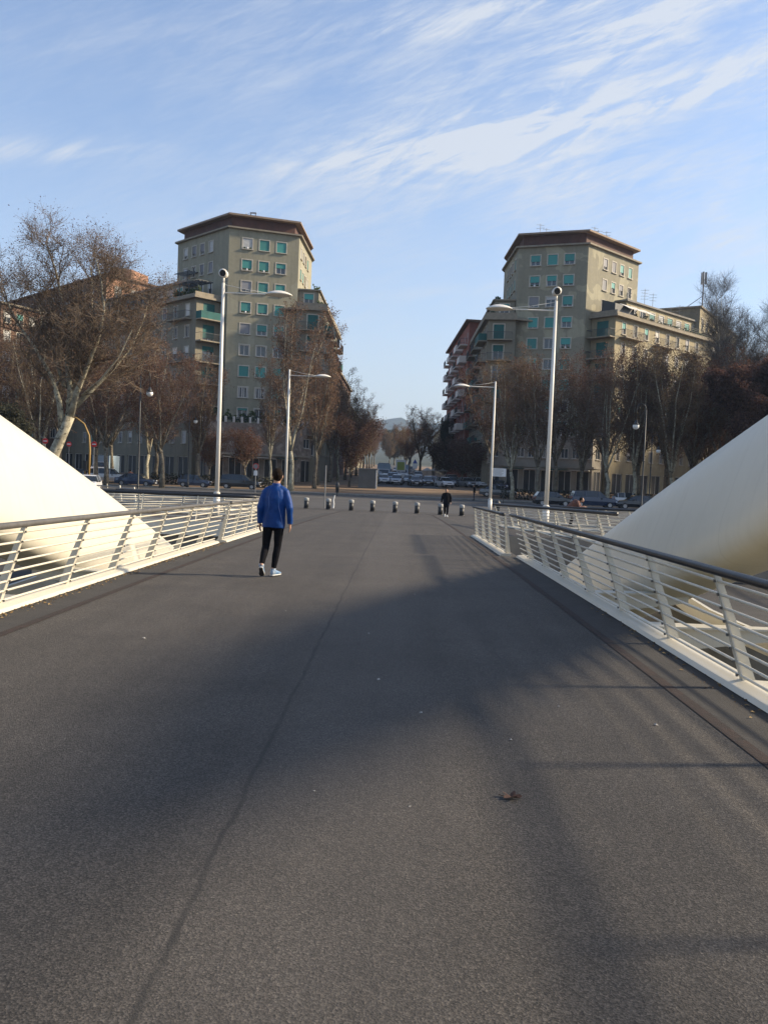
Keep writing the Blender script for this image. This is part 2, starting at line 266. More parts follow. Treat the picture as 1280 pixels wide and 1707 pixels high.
# ------------------------------------------------------------------ mesh builder
class MB:
    def __init__(s): s.v=[];s.f=[];s.m=[];s.mats=[]
    def mi(s,m):
        m=M[m] if isinstance(m,str) else m
        if m not in s.mats: s.mats.append(m)
        return s.mats.index(m)
    def add(s,vs,fs,m):
        k=len(s.v); s.v+= [tuple(x) for x in vs]; i=s.mi(m)
        for f in fs: s.f.append(tuple(a+k for a in f)); s.m.append(i)
    def box(s,c,d,m,rz=0,mx=None,bot=True):
        vs=[Vector((x*d[0]/2,y*d[1]/2,z*d[2]/2)) for z in(-1,1) for y in(-1,1) for x in(-1,1)]
        T=Matrix.Translation(c)@(mx if mx is not None else Matrix.Rotation(rz,4,'Z'))
        s.add([T@v for v in vs],[(0,2,3,1),(4,5,7,6),(0,1,5,4),(2,6,7,3),(0,4,6,2),(1,3,7,5)],m)
    def beam(s,a,b,wd,h,m):
        a=Vector(a);b=Vector(b);d=b-a;L=d.length
        if L<1e-6: return
        rot=d.to_track_quat('X','Z').to_matrix().to_4x4(); s.box((a+b)/2,(L,wd,h),m,mx=rot)
    def prism(s,poly,z0,z1,m,top=None,bottom=True):
        n=len(poly); vs=[(x,y,z0) for x,y in poly]+[(x,y,z1) for x,y in poly]
        s.add(vs,[(i,(i+1)%n,n+(i+1)%n,n+i) for i in range(n)],m)
        s.add([(x,y,z1) for x,y in poly],[tuple(range(n))],top or m)
        if bottom: s.add([(x,y,z0) for x,y in poly],[tuple(range(n-1,-1,-1))],m)
    def tube(s,pts,rad,m,n=8,cap=True):
        pts=[Vector(p) for p in pts]; 
        if not hasattr(rad,'__len__'): rad=[rad]*len(pts)
        ref=None; rings=[]
        for i,p in enumerate(pts):
            d=(pts[min(i+1,len(pts)-1)]-pts[max(i-1,0)]).normalized()
            if ref is None: ref=Vector((0,0,1)) if abs(d.z)<.9 else Vector((1,0,0))
            a=(ref-d*ref.dot(d)).normalized(); b=d.cross(a); ref=a
            r=rad[i]; rx,ry=(r if hasattr(r,'__len__') else (r,r))
            rings.append([p+a*(rx*math.cos(2*math.pi*k/n))+b*(ry*math.sin(2*math.pi*k/n)) for k in range(n)])
        s.loft(rings,m,cap)
    def loft(s,rings,m,cap=True):
        n=len(rings[0]); vs=[v for r in rings for v in r]; fs=[]
        for i in range(len(rings)-1):
            for k in range(n): fs.append((i*n+k,i*n+(k+1)%n,(i+1)*n+(k+1)%n,(i+1)*n+k))
        if cap: fs+= [tuple(range(n-1,-1,-1)),tuple(range((len(rings)-1)*n,len(rings)*n))]
        s.add(vs,fs,m)
    def cyl(s,c,r,h,m,n=16,r2=None):
        s.tube([c,(c[0],c[1],c[2]+h)],[r,r2 if r2 is not None else r],m,n)
    def ell(s,c,r,m,nu=14,nv=9,mx=None):
        rings=[]
        for j in range(nv+1):
            t=-math.pi/2+math.pi*(j*.98+nv*.01)/nv
            ring=[]
            for k in range(nu):
                p=Vector((r[0]*math.cos(t)*math.cos(2*math.pi*k/nu),r[1]*math.cos(t)*math.sin(2*math.pi*k/nu),r[2]*math.sin(t)))
                if mx: p=mx@p
                ring.append(p+Vector(c))
            rings.append(ring)
        s.loft(rings,m)
    def mesh(s,name,smooth=False):
        me=bpy.data.meshes.new(name); me.from_pydata(s.v,[],s.f)
        for m in s.mats: me.materials.append(m)
        me.polygons.foreach_set('material_index',s.m)
        if smooth: me.polygons.foreach_set('use_smooth',[True]*len(s.f))
        me.update(); return me
    def build(s,name,parent=None,smooth=False,loc=None):
        return link(name,s.mesh(name,smooth),parent,loc)
def link(name,me,parent=None,loc=None,rz=0):
    o=bpy.data.objects.new(name,me); C.objects.link(o)
    if parent: o.parent=parent
    if loc is not None: o.location=loc
    if rz: o.rotation_euler=(0,0,rz)
    return o
def tag(o,label=None,cat=None,group=None,kind=None):
    if label: o['label']=label
    if cat: o['category']=cat
    if group: o['group']=group
    if kind: o['kind']=kind
    return o
def thing(name,label,cat,loc=(0,0,0),rz=0,group=None):
    return tag(link(name,None,None,loc,rz),label,cat,group)
def copy_tree(o,parent=None):
    c=o.copy(); C.objects.link(c)
    if parent: c.parent=parent
    for ch in list(o.children): copy_tree(ch,c)
    return c
def zd(y):
    y=min(y,55.0); return -(0.008*y+0.00019*y*y)
CX=-.72
GZ=-1.02      # street level
# ------------------------------------------------------------------ ground, river, roads
def sheet(name,xs,ys,zf,m,kind='structure',smooth=True):
    b=MB(); nx=len(xs); vs=[(x,y,zf(x,y)) for y in ys for x in xs]
    b.add(vs,[(j*nx+i,j*nx+i+1,(j+1)*nx+i+1,(j+1)*nx+i) for j in range(len(ys)-1) for i in range(nx-1)],m)
    o=b.build(name,smooth=smooth); tag(o,kind=kind); return o
def gprof(y):
    pts=[(-700,-1.05),(-165,-1.05),(-148,-9.5),(-146,-12),(29,-12),(31,-9.0),(41,-7.5),(46,-1.045),(96,-1.045),(125,-.02),(145,.12),(400,5.2),(3000,30)]
    for a,b in zip(pts,pts[1:]):
        if a[0]<=y<=b[0]: return a[1]+(b[1]-a[1])*(y-a[0])/(b[0]-a[0])
    return -1
def gz(y): return gprof(y)
ysg=[-700,-165,-148,-146,-60,0,29,31,41,46,70,96,125,145,400,1500,3000]
sheet('ground',[-1500,-800,-250,-80,-30,0,30,80,250,800,1500],ysg,lambda x,y:gprof(y),'dirt',smooth=False)
sheet('river',[-1500,-500,-60,0,60,500,1500],[-150,-60,0,31],lambda x,y:-9.6,'river')
sheet('road',[-400,-60,0,60,400],[46.5,60,80,95.2],lambda x,y:-1.035,'road')
sheet('street',[-5.4,0,5.8],[118,125,145,400,900],lambda x,y:gprof(y)+.006,'road')
mk=MB()
for x0,x1,y0 in [(-40,-14,83),(-12.5,-4,84),(-2,2.5,83.4),(3.5,14,81.8),(16,44,79.5)]:
    mk.add([(x0,y0,-1.03),(x1,y0-.4,-1.03),(x1,y0-.15,-1.03),(x0,y0+.25,-1.03)],[(0,1,2,3)],'paint')
mk.add([(-6.6,50.5,-.985),(-4.6,50.9,-.985),(-4.6,51.3,-.985),(-6.6,50.9,-.985)],[(0,1,2,3)],'paint')
tag(mk.build('road_marking'),kind='structure')
pv=MB(); pv.prism([(-400,95.2),(400,95.2),(400,95.5),(-400,95.5)],-1.2,-.90,'kerb'); tag(pv.build('kerb'),kind='structure')
pv=MB(); pv.add([(-400,95.5,-.905),(400,95.5,-.905),(400,98.2,-.905),(-400,98.2,-.905)],[(0,1,2,3)],'concrete'); tag(pv.build('pavement'),kind='structure')
# bridge deck
def strip(name,x0,x1,y0,y1,m,dz,step=2.0,thick=None,side='steel'):
    b=MB(); n=max(2,int((y1-y0)/step)+1); ys=np.linspace(y0,y1,n)
    vs=[(x,y,zd(y)+dz) for y in ys for x in (x0,x1)]
    b.add(vs,[(2*i,2*i+1,2*i+3,2*i+2) for i in range(n-1)],m)
    if thick:
        vs=[]
        for y in ys: z=zd(y)+dz; vs+=[(x0,y,z),(x0,y,z-thick),(x1,y,z-thick),(x1,y,z)]
        b.add(vs,[(4*i+k,4*i+4+k,4*i+5+k,4*i+1+k) for i in range(n-1) for k in range(3)],side)
    o=b.build(name,smooth=False); tag(o,kind='structure'); return o
strip('bridge_deck',-4.35,2.91,-90,30,'asphalt',0,thick=.35)
pz=MB()
poly=[(-13.2,30),(-3.9,30),(2.5,30),(6.1,30),(7.4,25.2),(12.6,25.2),(12.6,38),(14,47.2),(-14.5,47.2),(-13.2,38)]
ys=[30,34,38,42,47.2]
for a,b_ in zip(ys,ys[1:]):
    xl=lambda y:-13.2 if y<=38 else -13.2-1.3*(y-38)/9.2
    xr=lambda y:12.6 if y<=38 else 12.6+1.4*(y-38)/9.2
    pz.add([(xl(a),a,zd(a)-.002),(xr(a),a,zd(a)-.002),(xr(b_),b_,zd(b_)-.002),(xl(b_),b_,zd(b_)-.002)],[(0,1,2,3)],'asphalt')
pz.add([(6.1,30,zd(30)-.002),(7.4,25.2,zd(25.2)-.002),(12.6,25.2,zd(25.2)-.002),(12.6,30,zd(30)-.002)],[(0,1,2,3)],'asphalt')
pz.add([(-13.2,30,-.41),(-4.35,30,-.41),(-4.35,30,-9),(-13.2,30,-9)],[(3,2,1,0)],'concrete')
pz.add([(2.9,30,-.41),(6.1,30,-.41),(6.1,30,-9),(2.9,30,-9)],[(3,2,1,0)],'concrete')
pz.add([(6.1,30,-.41),(7.4,25.2,-.33),(7.4,25.2,-9),(6.1,30,-9)],[(3,2,1,0)],'concrete')
pz.add([(7.4,25.2,-.33),(12.6,25.2,-.33),(12.6,25.2,-9),(7.4,25.2,-9)],[(3,2,1,0)],'concrete')
pz.add([(12.6,25.2,-.33),(12.6,38,-.58),(12.6,38,-9),(12.6,25.2,-9)],[(3,2,1,0)],'concrete')
pz.add([(-13.2,30,-.41),(-13.2,38,-.58),(-13.2,38,-9),(-13.2,30,-9)],[(3,2,1,0)],'concrete')
pz.add([(12.6,38,-.58),(14,47.2,-.81),(14,47.2,-9),(12.6,38,-9)],[(3,2,1,0)],'concrete')
pz.add([(-13.2,38,-.58),(-14.5,47.2,-.81),(-14.5,47.2,-9),(-13.2,38,-9)],[(3,2,1,0)],'concrete')
tag(pz.build('bridge_plaza'),kind='structure')
ap=MB(); ap.add([(-14.5,47.2,zd(47.2)-.003),(14,47.2,zd(47.2)-.003),(14,55,zd(55)-.004),(-14.5,55,zd(55)-.004),(-14.5,60,-1.028),(14,60,-1.028)],[(0,1,2,3),(3,2,5,4)],'asphalt'); tag(ap.build('bridge_approach'),kind='structure')
strip('edge_strip',-4.30,-3.80,-90,52,'edge',.004); strip('edge_strip',2.36,2.86,-90,52,'edge',.004)
strip('deck_joint',-3.80,-3.70,-90,56,'rust',.005); strip('deck_joint',2.26,2.36,-90,56,'rust',.005)
# ------------------------------------------------------------------ arches
def zt(y): return 2.2-.31*(y-16.3)-.0034*(y-16.3)**2
def arch(sgn,label):
    t=thing('bridge_arch',label,'bridge arch',(CX,0,0))
    b=MB(); rings=[]; n=28
    for y in np.concatenate([np.linspace(-62,3,30),np.linspace(4,37,60)]):
        z=zt(y); sl=-.31-.0068*(y-16.3)
        zc_t=float(np.interp(y,[5.2,7,9,11,14,40],[4.02,3.68,3.22,2.66,zt(14)-1.27,0])); hh_t=float(np.interp(y,[4.3,5.4,7,9,11,14],[.10,.34,.66,.98,1.16,1.30])); hw=float(np.interp(y,[4.3,5.4,7,9,11,14],[.10,.30,.52,.64,.70,.74]))  # near end, out of view, is slimmed to shape its shadow on the deck
        if y>14: zc_t=z-1.27
        if y<5.2: zc_t=4.06+(zt(y)-zt(5.2))
        hh=hh_t*math.sqrt(1+sl*sl*.6) if y>5 else hh_t
        dt=6.42+.24*(zc_t+hh); z=zc_t+hh; ring=[]
        for k in range(n):
            a=2*math.pi*k/n; ca,sa=math.cos(a),math.sin(a)
            ex=.62; u=math.copysign(abs(ca)**ex,ca)*hw; v=math.copysign(abs(sa)**ex,sa)*hh
            u*= (1-.12*v/hh)
            ring.append((sgn*(dt+.24*(v-hh)+u),y,z-hh+v))
        rings.append(ring if sgn>0 else ring[::-1])
    b.loft(rings,'arch'); b.build('arch_rib',t,True)
    for i,y in enumerate(np.arange(-22,27,3.9)):
        z=zt(y)-2.1; zc=max(min(z,-.55-.0*y),-3.2); d1=6.42+.24*(zc+1.0)
        q=MB(); zz=zd(y)-.42
        # tapered blade from the deck edge to the arch
        a0=[(sgn*3.7,y-.06,zz),(sgn*3.7,y+.06,zz),(sgn*3.7,y+.06,zz-.55),(sgn*3.7,y-.06,zz-.55)]
        a1=[(sgn*d1,y-.06,zc),(sgn*d1,y+.06,zc),(sgn*d1,y+.06,zc-.16),(sgn*d1,y-.06,zc-.16)]
        fl=[(sgn*3.7,y-.25,zz+.03),(sgn*3.7,y+.25,zz+.03),(sgn*d1,y+.12,zc+.03),(sgn*d1,y-.12,zc+.03)]
        q.loft([a0,a1],'steel'); q.loft([[fl[0],fl[1],(fl[1][0],fl[1][1],fl[1][2]-.03),(fl[0][0],fl[0][1],fl[0][2]-.03)],[fl[3],fl[2],(fl[2][0],fl[2][1],fl[2][2]-.03),(fl[3][0],fl[3][1],fl[3][2]-.03)]],'steel')
        if zz>-8: q.build('cross_strut',t)
    return t
arch(1,'tall cream steel bridge arch in shade on the right side of the deck')
arch(-1,'cream steel bridge arch glaring in sunlight on the left side of the deck')
# deck edge girders
for sgn,lab in ((1,'right'),(-1,'left')):
    b=MB(); rings=[]
    for y in np.linspace(-60,29.6,40):
        z=zd(y)-.36; rings.append([(CX+sgn*3.62,y,z),(CX+sgn*3.92,y,z),(CX+sgn*3.85,y,z-.9),(CX+sgn*3.3,y,z-1.2)])
    b.loft(rings,'steel'); tag(b.build('edge_girder'),kind='structure')
# ------------------------------------------------------------------ railings
def railing(name,label,pts,side,posts,h=.98,lean=.29,hr='handrail',nb=8,base=True,group=None,steel='steel',hrr=.037,curb=True):
    """pts: base line; side=+1 when the walking side lies to the left of the direction of travel"""
    pts=[Vector(p) for p in pts]; L=[0]
    for a,b in zip(pts,pts[1:]): L.append(L[-1]+(b-a).length)
    def at(s):
        s=max(0,min(s,L[-1]))
        for i in range(len(pts)-1):
            if s<=L[i+1]+1e-9:
                d=(pts[i+1]-pts[i]); return pts[i]+d*((s-L[i])/(L[i+1]-L[i])), d.normalized()
        return pts[-1],(pts[-1]-pts[-2]).normalized()
    t=thing(name,label,'railing',tuple(pts[0]),group=group); o0=pts[0]
    def P(s,inw,z):
        p,d=at(s); nrm=Vector((-d.y,d.x,0)).normalized()*side
        return p+nrm*inw+Vector((0,0,z))-o0
    st=np.linspace(0,L[-1],max(2,int(L[-1]/1.0)+1))
    if curb:
        b=MB(); rings=[[P(s,.16,.012),P(s,.13,.05),P(s,.02,.075),P(s,-.10,.075),P(s,-.12,-.42),P(s,-.02,-.42),P(s,-.0,.0)] for s in st]
        b.loft(rings,steel); b.build('base_plate',t)
    f=[.115+i*(.80/(nb-1)) for i in range(nb)]
    bars=MB()
    for fr in f:
        b=MB(); b.tube([P(s,lean*fr,h*fr) for s in st],.0135,steel,6); b.build('bar',t,True)
    b=MB(); b.tube([P(s,lean+.035,h+.01) for s in np.linspace(0,L[-1],max(3,int(L[-1]/.5)))],hrr,hr,12); b.build('handrail',t,True)
    for s in posts:
        p,d=at(s); nrm=Vector((-d.y,d.x,0)).normalized()*side; b=MB(); d=Vector((d.x,d.y,0)).normalized()
        def Q(a,i,z): return P(s,i,z)+d*a
        # face flange, widening to the foot
        sec=[(0,.038,0.0),(.5,.030,0),(1,.022,0)]
        rings=[]
        for fr,wd,_ in sec:
            i0=lean*fr; z0=.05+(h-.07)*fr
            rings.append([Q(-wd,i0+.018,z0),Q(wd,i0+.018,z0),Q(wd,i0+.004,z0),Q(-wd,i0+.004,z0)])
        b.loft(rings,steel)
        rings=[]
        for fr,dp in ((0,.10),(.35,.085),(1,.035)):
            i0=lean*fr; z0=.05+(h-.07)*fr
            rings.append([Q(-.009,i0+.003,z0),Q(.009,i0+.003,z0),Q(.009,i0-dp,z0),Q(-.009,i0-dp,z0)])
        b.loft(rings,steel)
        for fr in f: b.box(Q(0,lean*fr+.03,h*fr),(.016,.022,.022),'bolt')
        b.build('post',t)
    return t
def line(x,ya,yb,step=1.0):
    n=max(2,int((yb-ya)/step)+1); return [(x,y,zd(y)) for y in np.linspace(ya,yb,n)]
RX=2.96; LX=-4.42
def main_rail(x,side,ya,yb,off,label,hr):
    ps=[y-ya for y in np.arange(off-1.95*20,60,1.95) if ya+.1<=y<=yb-.05]
    return railing('bridge_railing',label,line(x,ya,yb),side,ps,hr=hr)
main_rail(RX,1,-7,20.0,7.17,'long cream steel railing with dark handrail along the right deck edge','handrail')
main_rail(LX,-1,-7,20.6,9.46,'long cream steel railing with paler grey handrail along the left deck edge','handrail2')
railing('bridge_railing','short cream railing section ending the right deck edge, beyond the step',line(RX-.34,20.25,28.5),1,[.1,2,3.9,5.8,8.1],hr='handrail',lean=.08)
railing('bridge_railing','short cream railing section on the left deck edge behind the walker',line(LX+.12,20.9,29.4),-1,[.1,1.6,3.3,5,6.7,8.2],hr='handrail2',lean=.2)
def path(p,n=8):
    out=[]
    for a,b in zip(p,p[1:]):
        k=max(2,int(math.dist(a,b)/1.2))
        for i in range(k): t=i/k; out.append((a[0]+(b[0]-a[0])*t,a[1]+(b[1]-a[1])*t))
    out.append(p[-1]); return out
def off(y): 
    t=min(1,max(0,(y-20)/14)); t=t*t*(3-2*t); return -1.25*(1-t)
def xyz(p,w=False): return [(x,y,(zd(y)+(off(y) if w else 0))) for x,y in p]
def plen(p): return sum(math.dist(a,b) for a,b in zip(p,p[1:]))
def rail2(label,p,side,sp=1.95,w=False,**k):
    q=xyz(path(p),w); Lq=plen(p); return railing('walkway_railing',label,q,side,list(np.arange(.1,Lq,sp)),**k)
rail2('cream cross railing with black handrail closing the gap beside the left arch foot',[(-5.0,29.9),(-12.9,29.9)],-1,hrr=.06)
rail2('cream railing with dark handrail behind the left lamp post',[(-5.9,39.0),(-8.6,39.4),(-12.8,38.2)],1)
rail2('cream outer railing at the far left edge of the plaza',[(-13.1,30.2),(-12.9,38),(-10.6,45),(-8.4,51)],-1)
rail2('cream railing with black handrail running diagonally to the right arch foot',[(4.7,39.5),(5.6,34.4),(6.3,30.4),(7.0,26.3)],-1,hrr=.06)
rail2('cream railing with dark handrail behind the right lamp post',[(5.6,40.5),(8.2,38.6),(12.4,37.0)],-1,hrr=.05)
rail2('cream outer railing at the far right edge of the plaza',[(12.4,25.6),(12.4,38),(10.2,44),(7.6,50)],1)
# side walkways outside the arches
for sgn,lab in ((1,'right'),(-1,'left')):
    b=MB(); rings=[]; y1=25.2 if sgn>0 else 30.0
    for y in np.linspace(-60,y1,46):
        z=zd(y)+off(y); x0,x1=CX+sgn*8.6,CX+sgn*12.2
        rings.append([(x0,y,z),(x1,y,z),(x1+sgn*.12,y,z-.5),(x1-sgn*1.0,y,z-.8),(x0,y,z-.45)])
    b.loft(rings,'steel'); b2=MB()
    b.add([(q[0]+(.1 if k else -.1)*sgn*-1,q[1],q[2]+.004) for r_ in rings for k,q in ((0,r_[0]),(1,r_[1]))],[(2*i,2*i+1,2*i+3,2*i+2) for i in range(len(rings)-1)],'edge')
    tag(b.build('walkway_deck'),kind='structure')
    rail2('cream railing of the side walkway beyond the %s arch'%lab,[(CX+sgn*12.1,-6),(CX+sgn*12.1,y1)],1 if sgn>0 else -1,w=True,lean=-.1)
# grey parapet railings along the embankment
def parapet(label,p):
    pts=[Vector((x,y,GZ)) for x,y in path(p)]; t=thing('embankment_railing',label,'railing',tuple(pts[0])); o=pts[0]
    for z,r in ((1.05,.035),(.88,.012),(.74,.012),(.60,.012),(.46,.012),(.32,.012)):
        b=MB(); b.tube([q-o+Vector((0,0,z)) for q in pts],r,'grey',6); b.build('bar',t)
    b=MB(); b.tube([q-o+Vector((0,0,.08)) for q in pts],.14,'concrete',4); b.build('kerb',t)
    L=plen(p); s=0; acc=0
    for a,c in zip(p,p[1:]):
        d=math.dist(a,c); k=int(d/2.6)
        for i in range(k+1):
            q=(a[0]+(c[0]-a[0])*i/max(k,1),a[1]+(c[1]-a[1])*i/max(k,1)); b=MB()
            b.tube([(q[0]-o.x,q[1]-o.y,.1),(q[0]-o.x-.12,q[1]-o.y,1.2)],[.085,.05],'steel',6); b.build('post',t)
parapet('grey wire railing with white posts along the left embankment',[(-15.5,50.5),(-19,56),(-32,58),(-60,58)])
parapet('grey wire railing with white posts along the right embankment',[(15,50.5),(19,54),(34,56),(60,56)])
# ------------------------------------------------------------------ lamp posts
def lamp(x,y,H,side,drum,label,group='white street lamps on the bridge end'):
    t=thing('street_lamp',label,'street lamp',(x,y,zd(y)),group=group)
    b=MB(); b.tube([(0,0,0),(0,0,1.0)],.15,'polew',14); b.tube([(0,0,1.0),(0,0,1.06)],[.16,.10],'polew',14); b.build('base',t,True)
    b=MB(); b.tube([(0,0,1.0),(0,0,H*.5),(0,0,H)],[.10,.088,.066],'polew',14); b.build('pole',t,True)
    b=MB(); s=side
    za=H-.42; b.tube([(s*.05,0,za),(s*1.9,0,za+.0),(s*2.1,0,za)],[.032,.026,.022],'polew',8)
    b.tube([(s*.05,0,H-.06),(s*1.1,0,za+.16),(s*2.0,0,za+.05)],[.012,.012,.012],'polew',6); b.build('arm',t,True)
    b=MB(); rings=[]
    for k,(r,z) in enumerate([(.02,.17),(.22,.155),(.4,.10),(.54,.03),(.58,-.01),(.54,-.03),(.2,-.045),(.02,-.05)]):
        rings.append([(s*2.45+r*1.05*math.cos(a),r*.75*math.sin(a),za+z) for a in [2*math.pi*i/20 for i in range(20)]])
    b.loft(rings[::-1],'polew'); b.build('lamp_head',t,True)
    if drum:
        b=MB(); b.tube([(0,0,H),(0,0,H+.28)],.05,'polew',10); b.tube([(0,.22,H+.42),(0,-.16,H+.40),(0,-.20,H+.395)],[.17,.19,.19],'polew',18)
        o=b.build('spotlight',t,True); b=MB(); b.tube([(0,-.19,H+.395),(0,-.215,H+.39)],[.14,.14],'lens',18); b.build('lens',o)
    return t
lamp(-8.05,38.0,10.25,1,True,'tall white lamp post with round spotlight standing left of the deck')
lamp(6.55,38.0,10.0,-1,True,'tall white lamp post with round spotlight standing right of the deck')
lamp(-8.3,63.0,9.9,1,False,'farther white lamp post behind the walker, without spotlight',)
lamp(6.75,63.0,9.6,-1,False,'farther white lamp post beside the square white sign')
def old_lamp(x,y,H,side,label,double=False):
    t=thing('lantern_post',label,'street lamp',(x,y,GZ),group='old dark lanterns along the embankment')
    b=MB(); b.tube([(0,0,0),(0,0,.6),(0,0,.75),(0,0,H*.55),(0,0,H)],[.16,.13,.07,.06,.04],'iron',10)
    for z in(.9,2.2,4.2): b.tube([(0,0,z),(0,0,z+.1)],.085,'iron',10)
    b.build('post',t,True)
    b=MB(); s=side; b.tube([(0,0,H)]+[(s*.34*(1-math.cos(a)),0,H+.42*math.sin(a)) for a in np.linspace(.1,math.pi,9)]+[(s*.68,0,H-.75)],.028,'iron',6)
    b.tube([(0,0,H-.9),(s*.3,0,H-.5),(s*.12,0,H-.1)],.015,'iron',5); b.build('arm',t,True)
    b=MB(); b.tube([(s*.68,0,H-.75),(s*.68,0,H-.95),(s*.68,0,H-1.1)],[.06,.12,.26],'iron',14); o=b.build('shade',t,True)
    b=MB(); b.ell((s*.68,0,H-1.2),(.24,.24,.24),'globe'); b.build('globe',t,True)
old_lamp(-18.9,62,8.9,1,'old dark crook lantern with white globe before the left trees')
old_lamp(17.5,62,7.9,-1,'old dark lantern post just above the right arch')
old_lamp(-44.5,97,9.5,1,'distant old lantern with white globe at the left edge of the photo')
old_lamp(-23.9,97,8.8,1,'distant old lantern with white globe between left trees and tall lamp')
old_lamp(25.6,88,7.2,1,'distant old lantern with white globe behind the right trees')
# ------------------------------------------------------------------ bollards
proto=None
for i,(x,y) in enumerate([(-6.24,58.5),(-4.71,58.3),(-3.14,58.1),(-1.69,57.9),(-.17,57.7),(1.30,57.5),(2.85,57.1),(4.25,56.8)]):
    if proto is None:
        proto=thing('bollard','','bollard')
        b=MB(); b.cyl((0,0,0),.20,.05,'bol'); b.cyl((0,0,.05),.155,.47,'bol',18); b.build('body',proto,True)
        b=MB(); b.tube([(0,0,.52),(0,0,.55),(0,0,.68),(0,0,.73),(0,0,.75)],[.155,.175,.175,.15,.05],'bolw',18); b.build('cap',proto,True); o=proto
    else: o=copy_tree(proto)
    names=['leftmost short black bollard with white cap, beside the walker','second short black bollard from the left, beside the thin pole','third short black bollard from the left','fourth short black bollard from the left','fifth short black bollard from the left','short white-capped bollard just left of the man in black','white-capped bollard partly hidden by the man in black','rightmost black bollard between the man in black and the railing']
    o.location=(x,y,zd(55)-.012); o['label']=names[i]; o['group']='short black bollards across the bridge end'
# dark iron posts on the square
for x,y,h,l in [(-6.4,90,1.5,'dark iron waste bin on a post at the left of the dirt square'),(7.2,62,1.0,'small dark post beside the right far lamp post')]:
    t=thing('litter_bin',l,'litter bin',(x,y,GZ)); b=MB(); b.tube([(0,0,0),(0,0,h*.25)],.05,'iron',8); b.build('post',t); b=MB(); b.tube([(0,0,h*.25),(0,0,h*.8),(0,0,h)],[.17,.2,.08],'iron',12); b.build('bin',t,True)
# thin poles and signs
def disc(b,c,r,m,n=20,th=.02,dy=0): b.tube([(c[0],c[1]-th/2+dy,c[2]),(c[0],c[1]+th/2+dy,c[2])],r,m,n)
def no_entry(x,y,z,label):
    t=thing('no_entry_sign',label,'traffic sign',(x,y,gz(y)),group='red no entry signs'); h=z-gz(y)
    b=MB(); b.tube([(0,0,0),(0,0,h+.3)],.03,'grey',8); b.build('pole',t)
    b=MB(); disc(b,(0,-.05,h),.27,'redp'); o=b.build('disc',t); b=MB(); b.box((0,-.075,h),(.36,.012,.09),'whitep'); b.build('bar',o)
no_entry(-33.2,80,1.62+1.70,'red no entry sign left of the leaning plane trunk')
no_entry(-35.6,92,3.35,'small red no entry sign right of the leaning plane trunk')
no_entry(-28.6,80,3.2,'red no entry sign on the curved ochre mast')
t=thing('traffic_mast','curved ochre traffic mast reaching over the left road','traffic mast',(-27.6,76,GZ))
b=MB(); b.tube([(0,0,0),(.05,0,3.6),(-.05,0,4.9),(-.5,0,5.9),(-1.2,0,6.4),(-2.5,0,6.65)],[.11,.1,.09,.08,.07,.05],'yellow',8); b.build('mast',t,True)
b=MB(); b.box((-.35,0,1.1),(.1,.1,2.2),'yellow'); b.box((-.35,-.02,2.2),(.3,.3,.9),'iron'); b.build('signal_box',t)
t=thing('road_sign','round sign seen from behind, beside the walker','traffic sign',(-11.7,70,GZ)); b=MB(); b.tube([(0,0,0),(0,0,2.9)],.035,'grey',8); b.build('pole',t); b=MB(); disc(b,(0,-.05,2.75),.24,'redp'); disc(b,(0,-.07,2.75),.19,'grey',th=.012); b.box((0,-.05,2.2),(.3,.02,.4),'whitep'); b.build('disc',t)
tag(MB().build('x') if False else (lambda q:(q.tube([(0,0,0),(0,0,3.0)],.04,'grey',8),q.build('signpost',loc=(-5.12,60,GZ)))[1])(MB()),'thin bare grey pole by the second bollard','pole')
tag((lambda q:(q.tube([(0,0,0),(.04,0,.3),(.0,0,.55),(.08,0,.9)],[.06,.05,.045,.05],'whitep',8),q.build('marker_post',True and None,loc=(-4.55,60.5,GZ)))[1])(MB()),'bent white marker post beside the thin grey pole','post')
t=thing('notice_board','square white notice board on dark legs beside the far right lamp','sign',(9.25,80,GZ)); b=MB()
for s in(-.55,.55): b.tube([(s,0,0),(s,0,2.2)],.035,'iron',6)
b.build('legs',t); b=MB(); b.box((0,0,3.1),(1.35,.06,.75),'whitep'); o=b.build('panel',t)
b=MB()
random.seed(5)
for i in range(7): b.box((-.1+random.uniform(-.08,.08),-.036,3.38-i*.09),(random.uniform(.7,1.05),.006,.025),'grey')
b.build('text_lines',o)
for x,y,hh,l in [(3.25,128,4.1,'p'),]: pass
t=thing('poster_panel','small yellow green poster in a pale frame behind the parked cars','billboard',(.25,142,gz(142))); b=MB(); b.box((0,0,1.0),(.1,.1,2.0),'whitep'); b.box((0,0,2.8),(1.6,.12,1.9),'whitep'); b.build('frame',t); b=MB(); b.box((0,-.08,2.75),(1.2,.04,1.3),'greenp'); b.build('poster',t)
t=thing('road_sign','small blue topped road sign above the parked cars','traffic sign',(2.5,138,gz(138))); b=MB(); b.tube([(0,0,0),(0,0,3.0)],.04,'grey',8); b.build('pole',t); b=MB(); b.box((0,-.06,2.8),(.75,.04,.8),'whitep'); b.add([(-.38,-.09,3.25),(.38,-.09,3.25),(0,-.09,3.95),(-.38,-.04,3.25),(.38,-.04,3.25),(0,-.04,3.95)],[(0,1,2),(5,4,3),(0,2,5,3),(1,4,5,2)],'bluep'); b.build('panel',t)
for k_,(x,y,l) in enumerate([(4.9,150,'white parasol left of the others behind the white car'),(6.3,151,'middle white parasol behind the white car'),(7.6,150,'white parasol right of the others behind the white car')]):
    t=thing('market_parasol',l,'parasol',(x,y,gz(y)),group='white parasols behind the parked cars'); b=MB(); b.tube([(0,0,0),(0,0,2.6)],.03,'grey',6); b.build('pole',t); b=MB(); b.tube([(0,0,2.1),(0,0,2.6)],[.95,.04],'curtain',8); b.build('canopy',t)
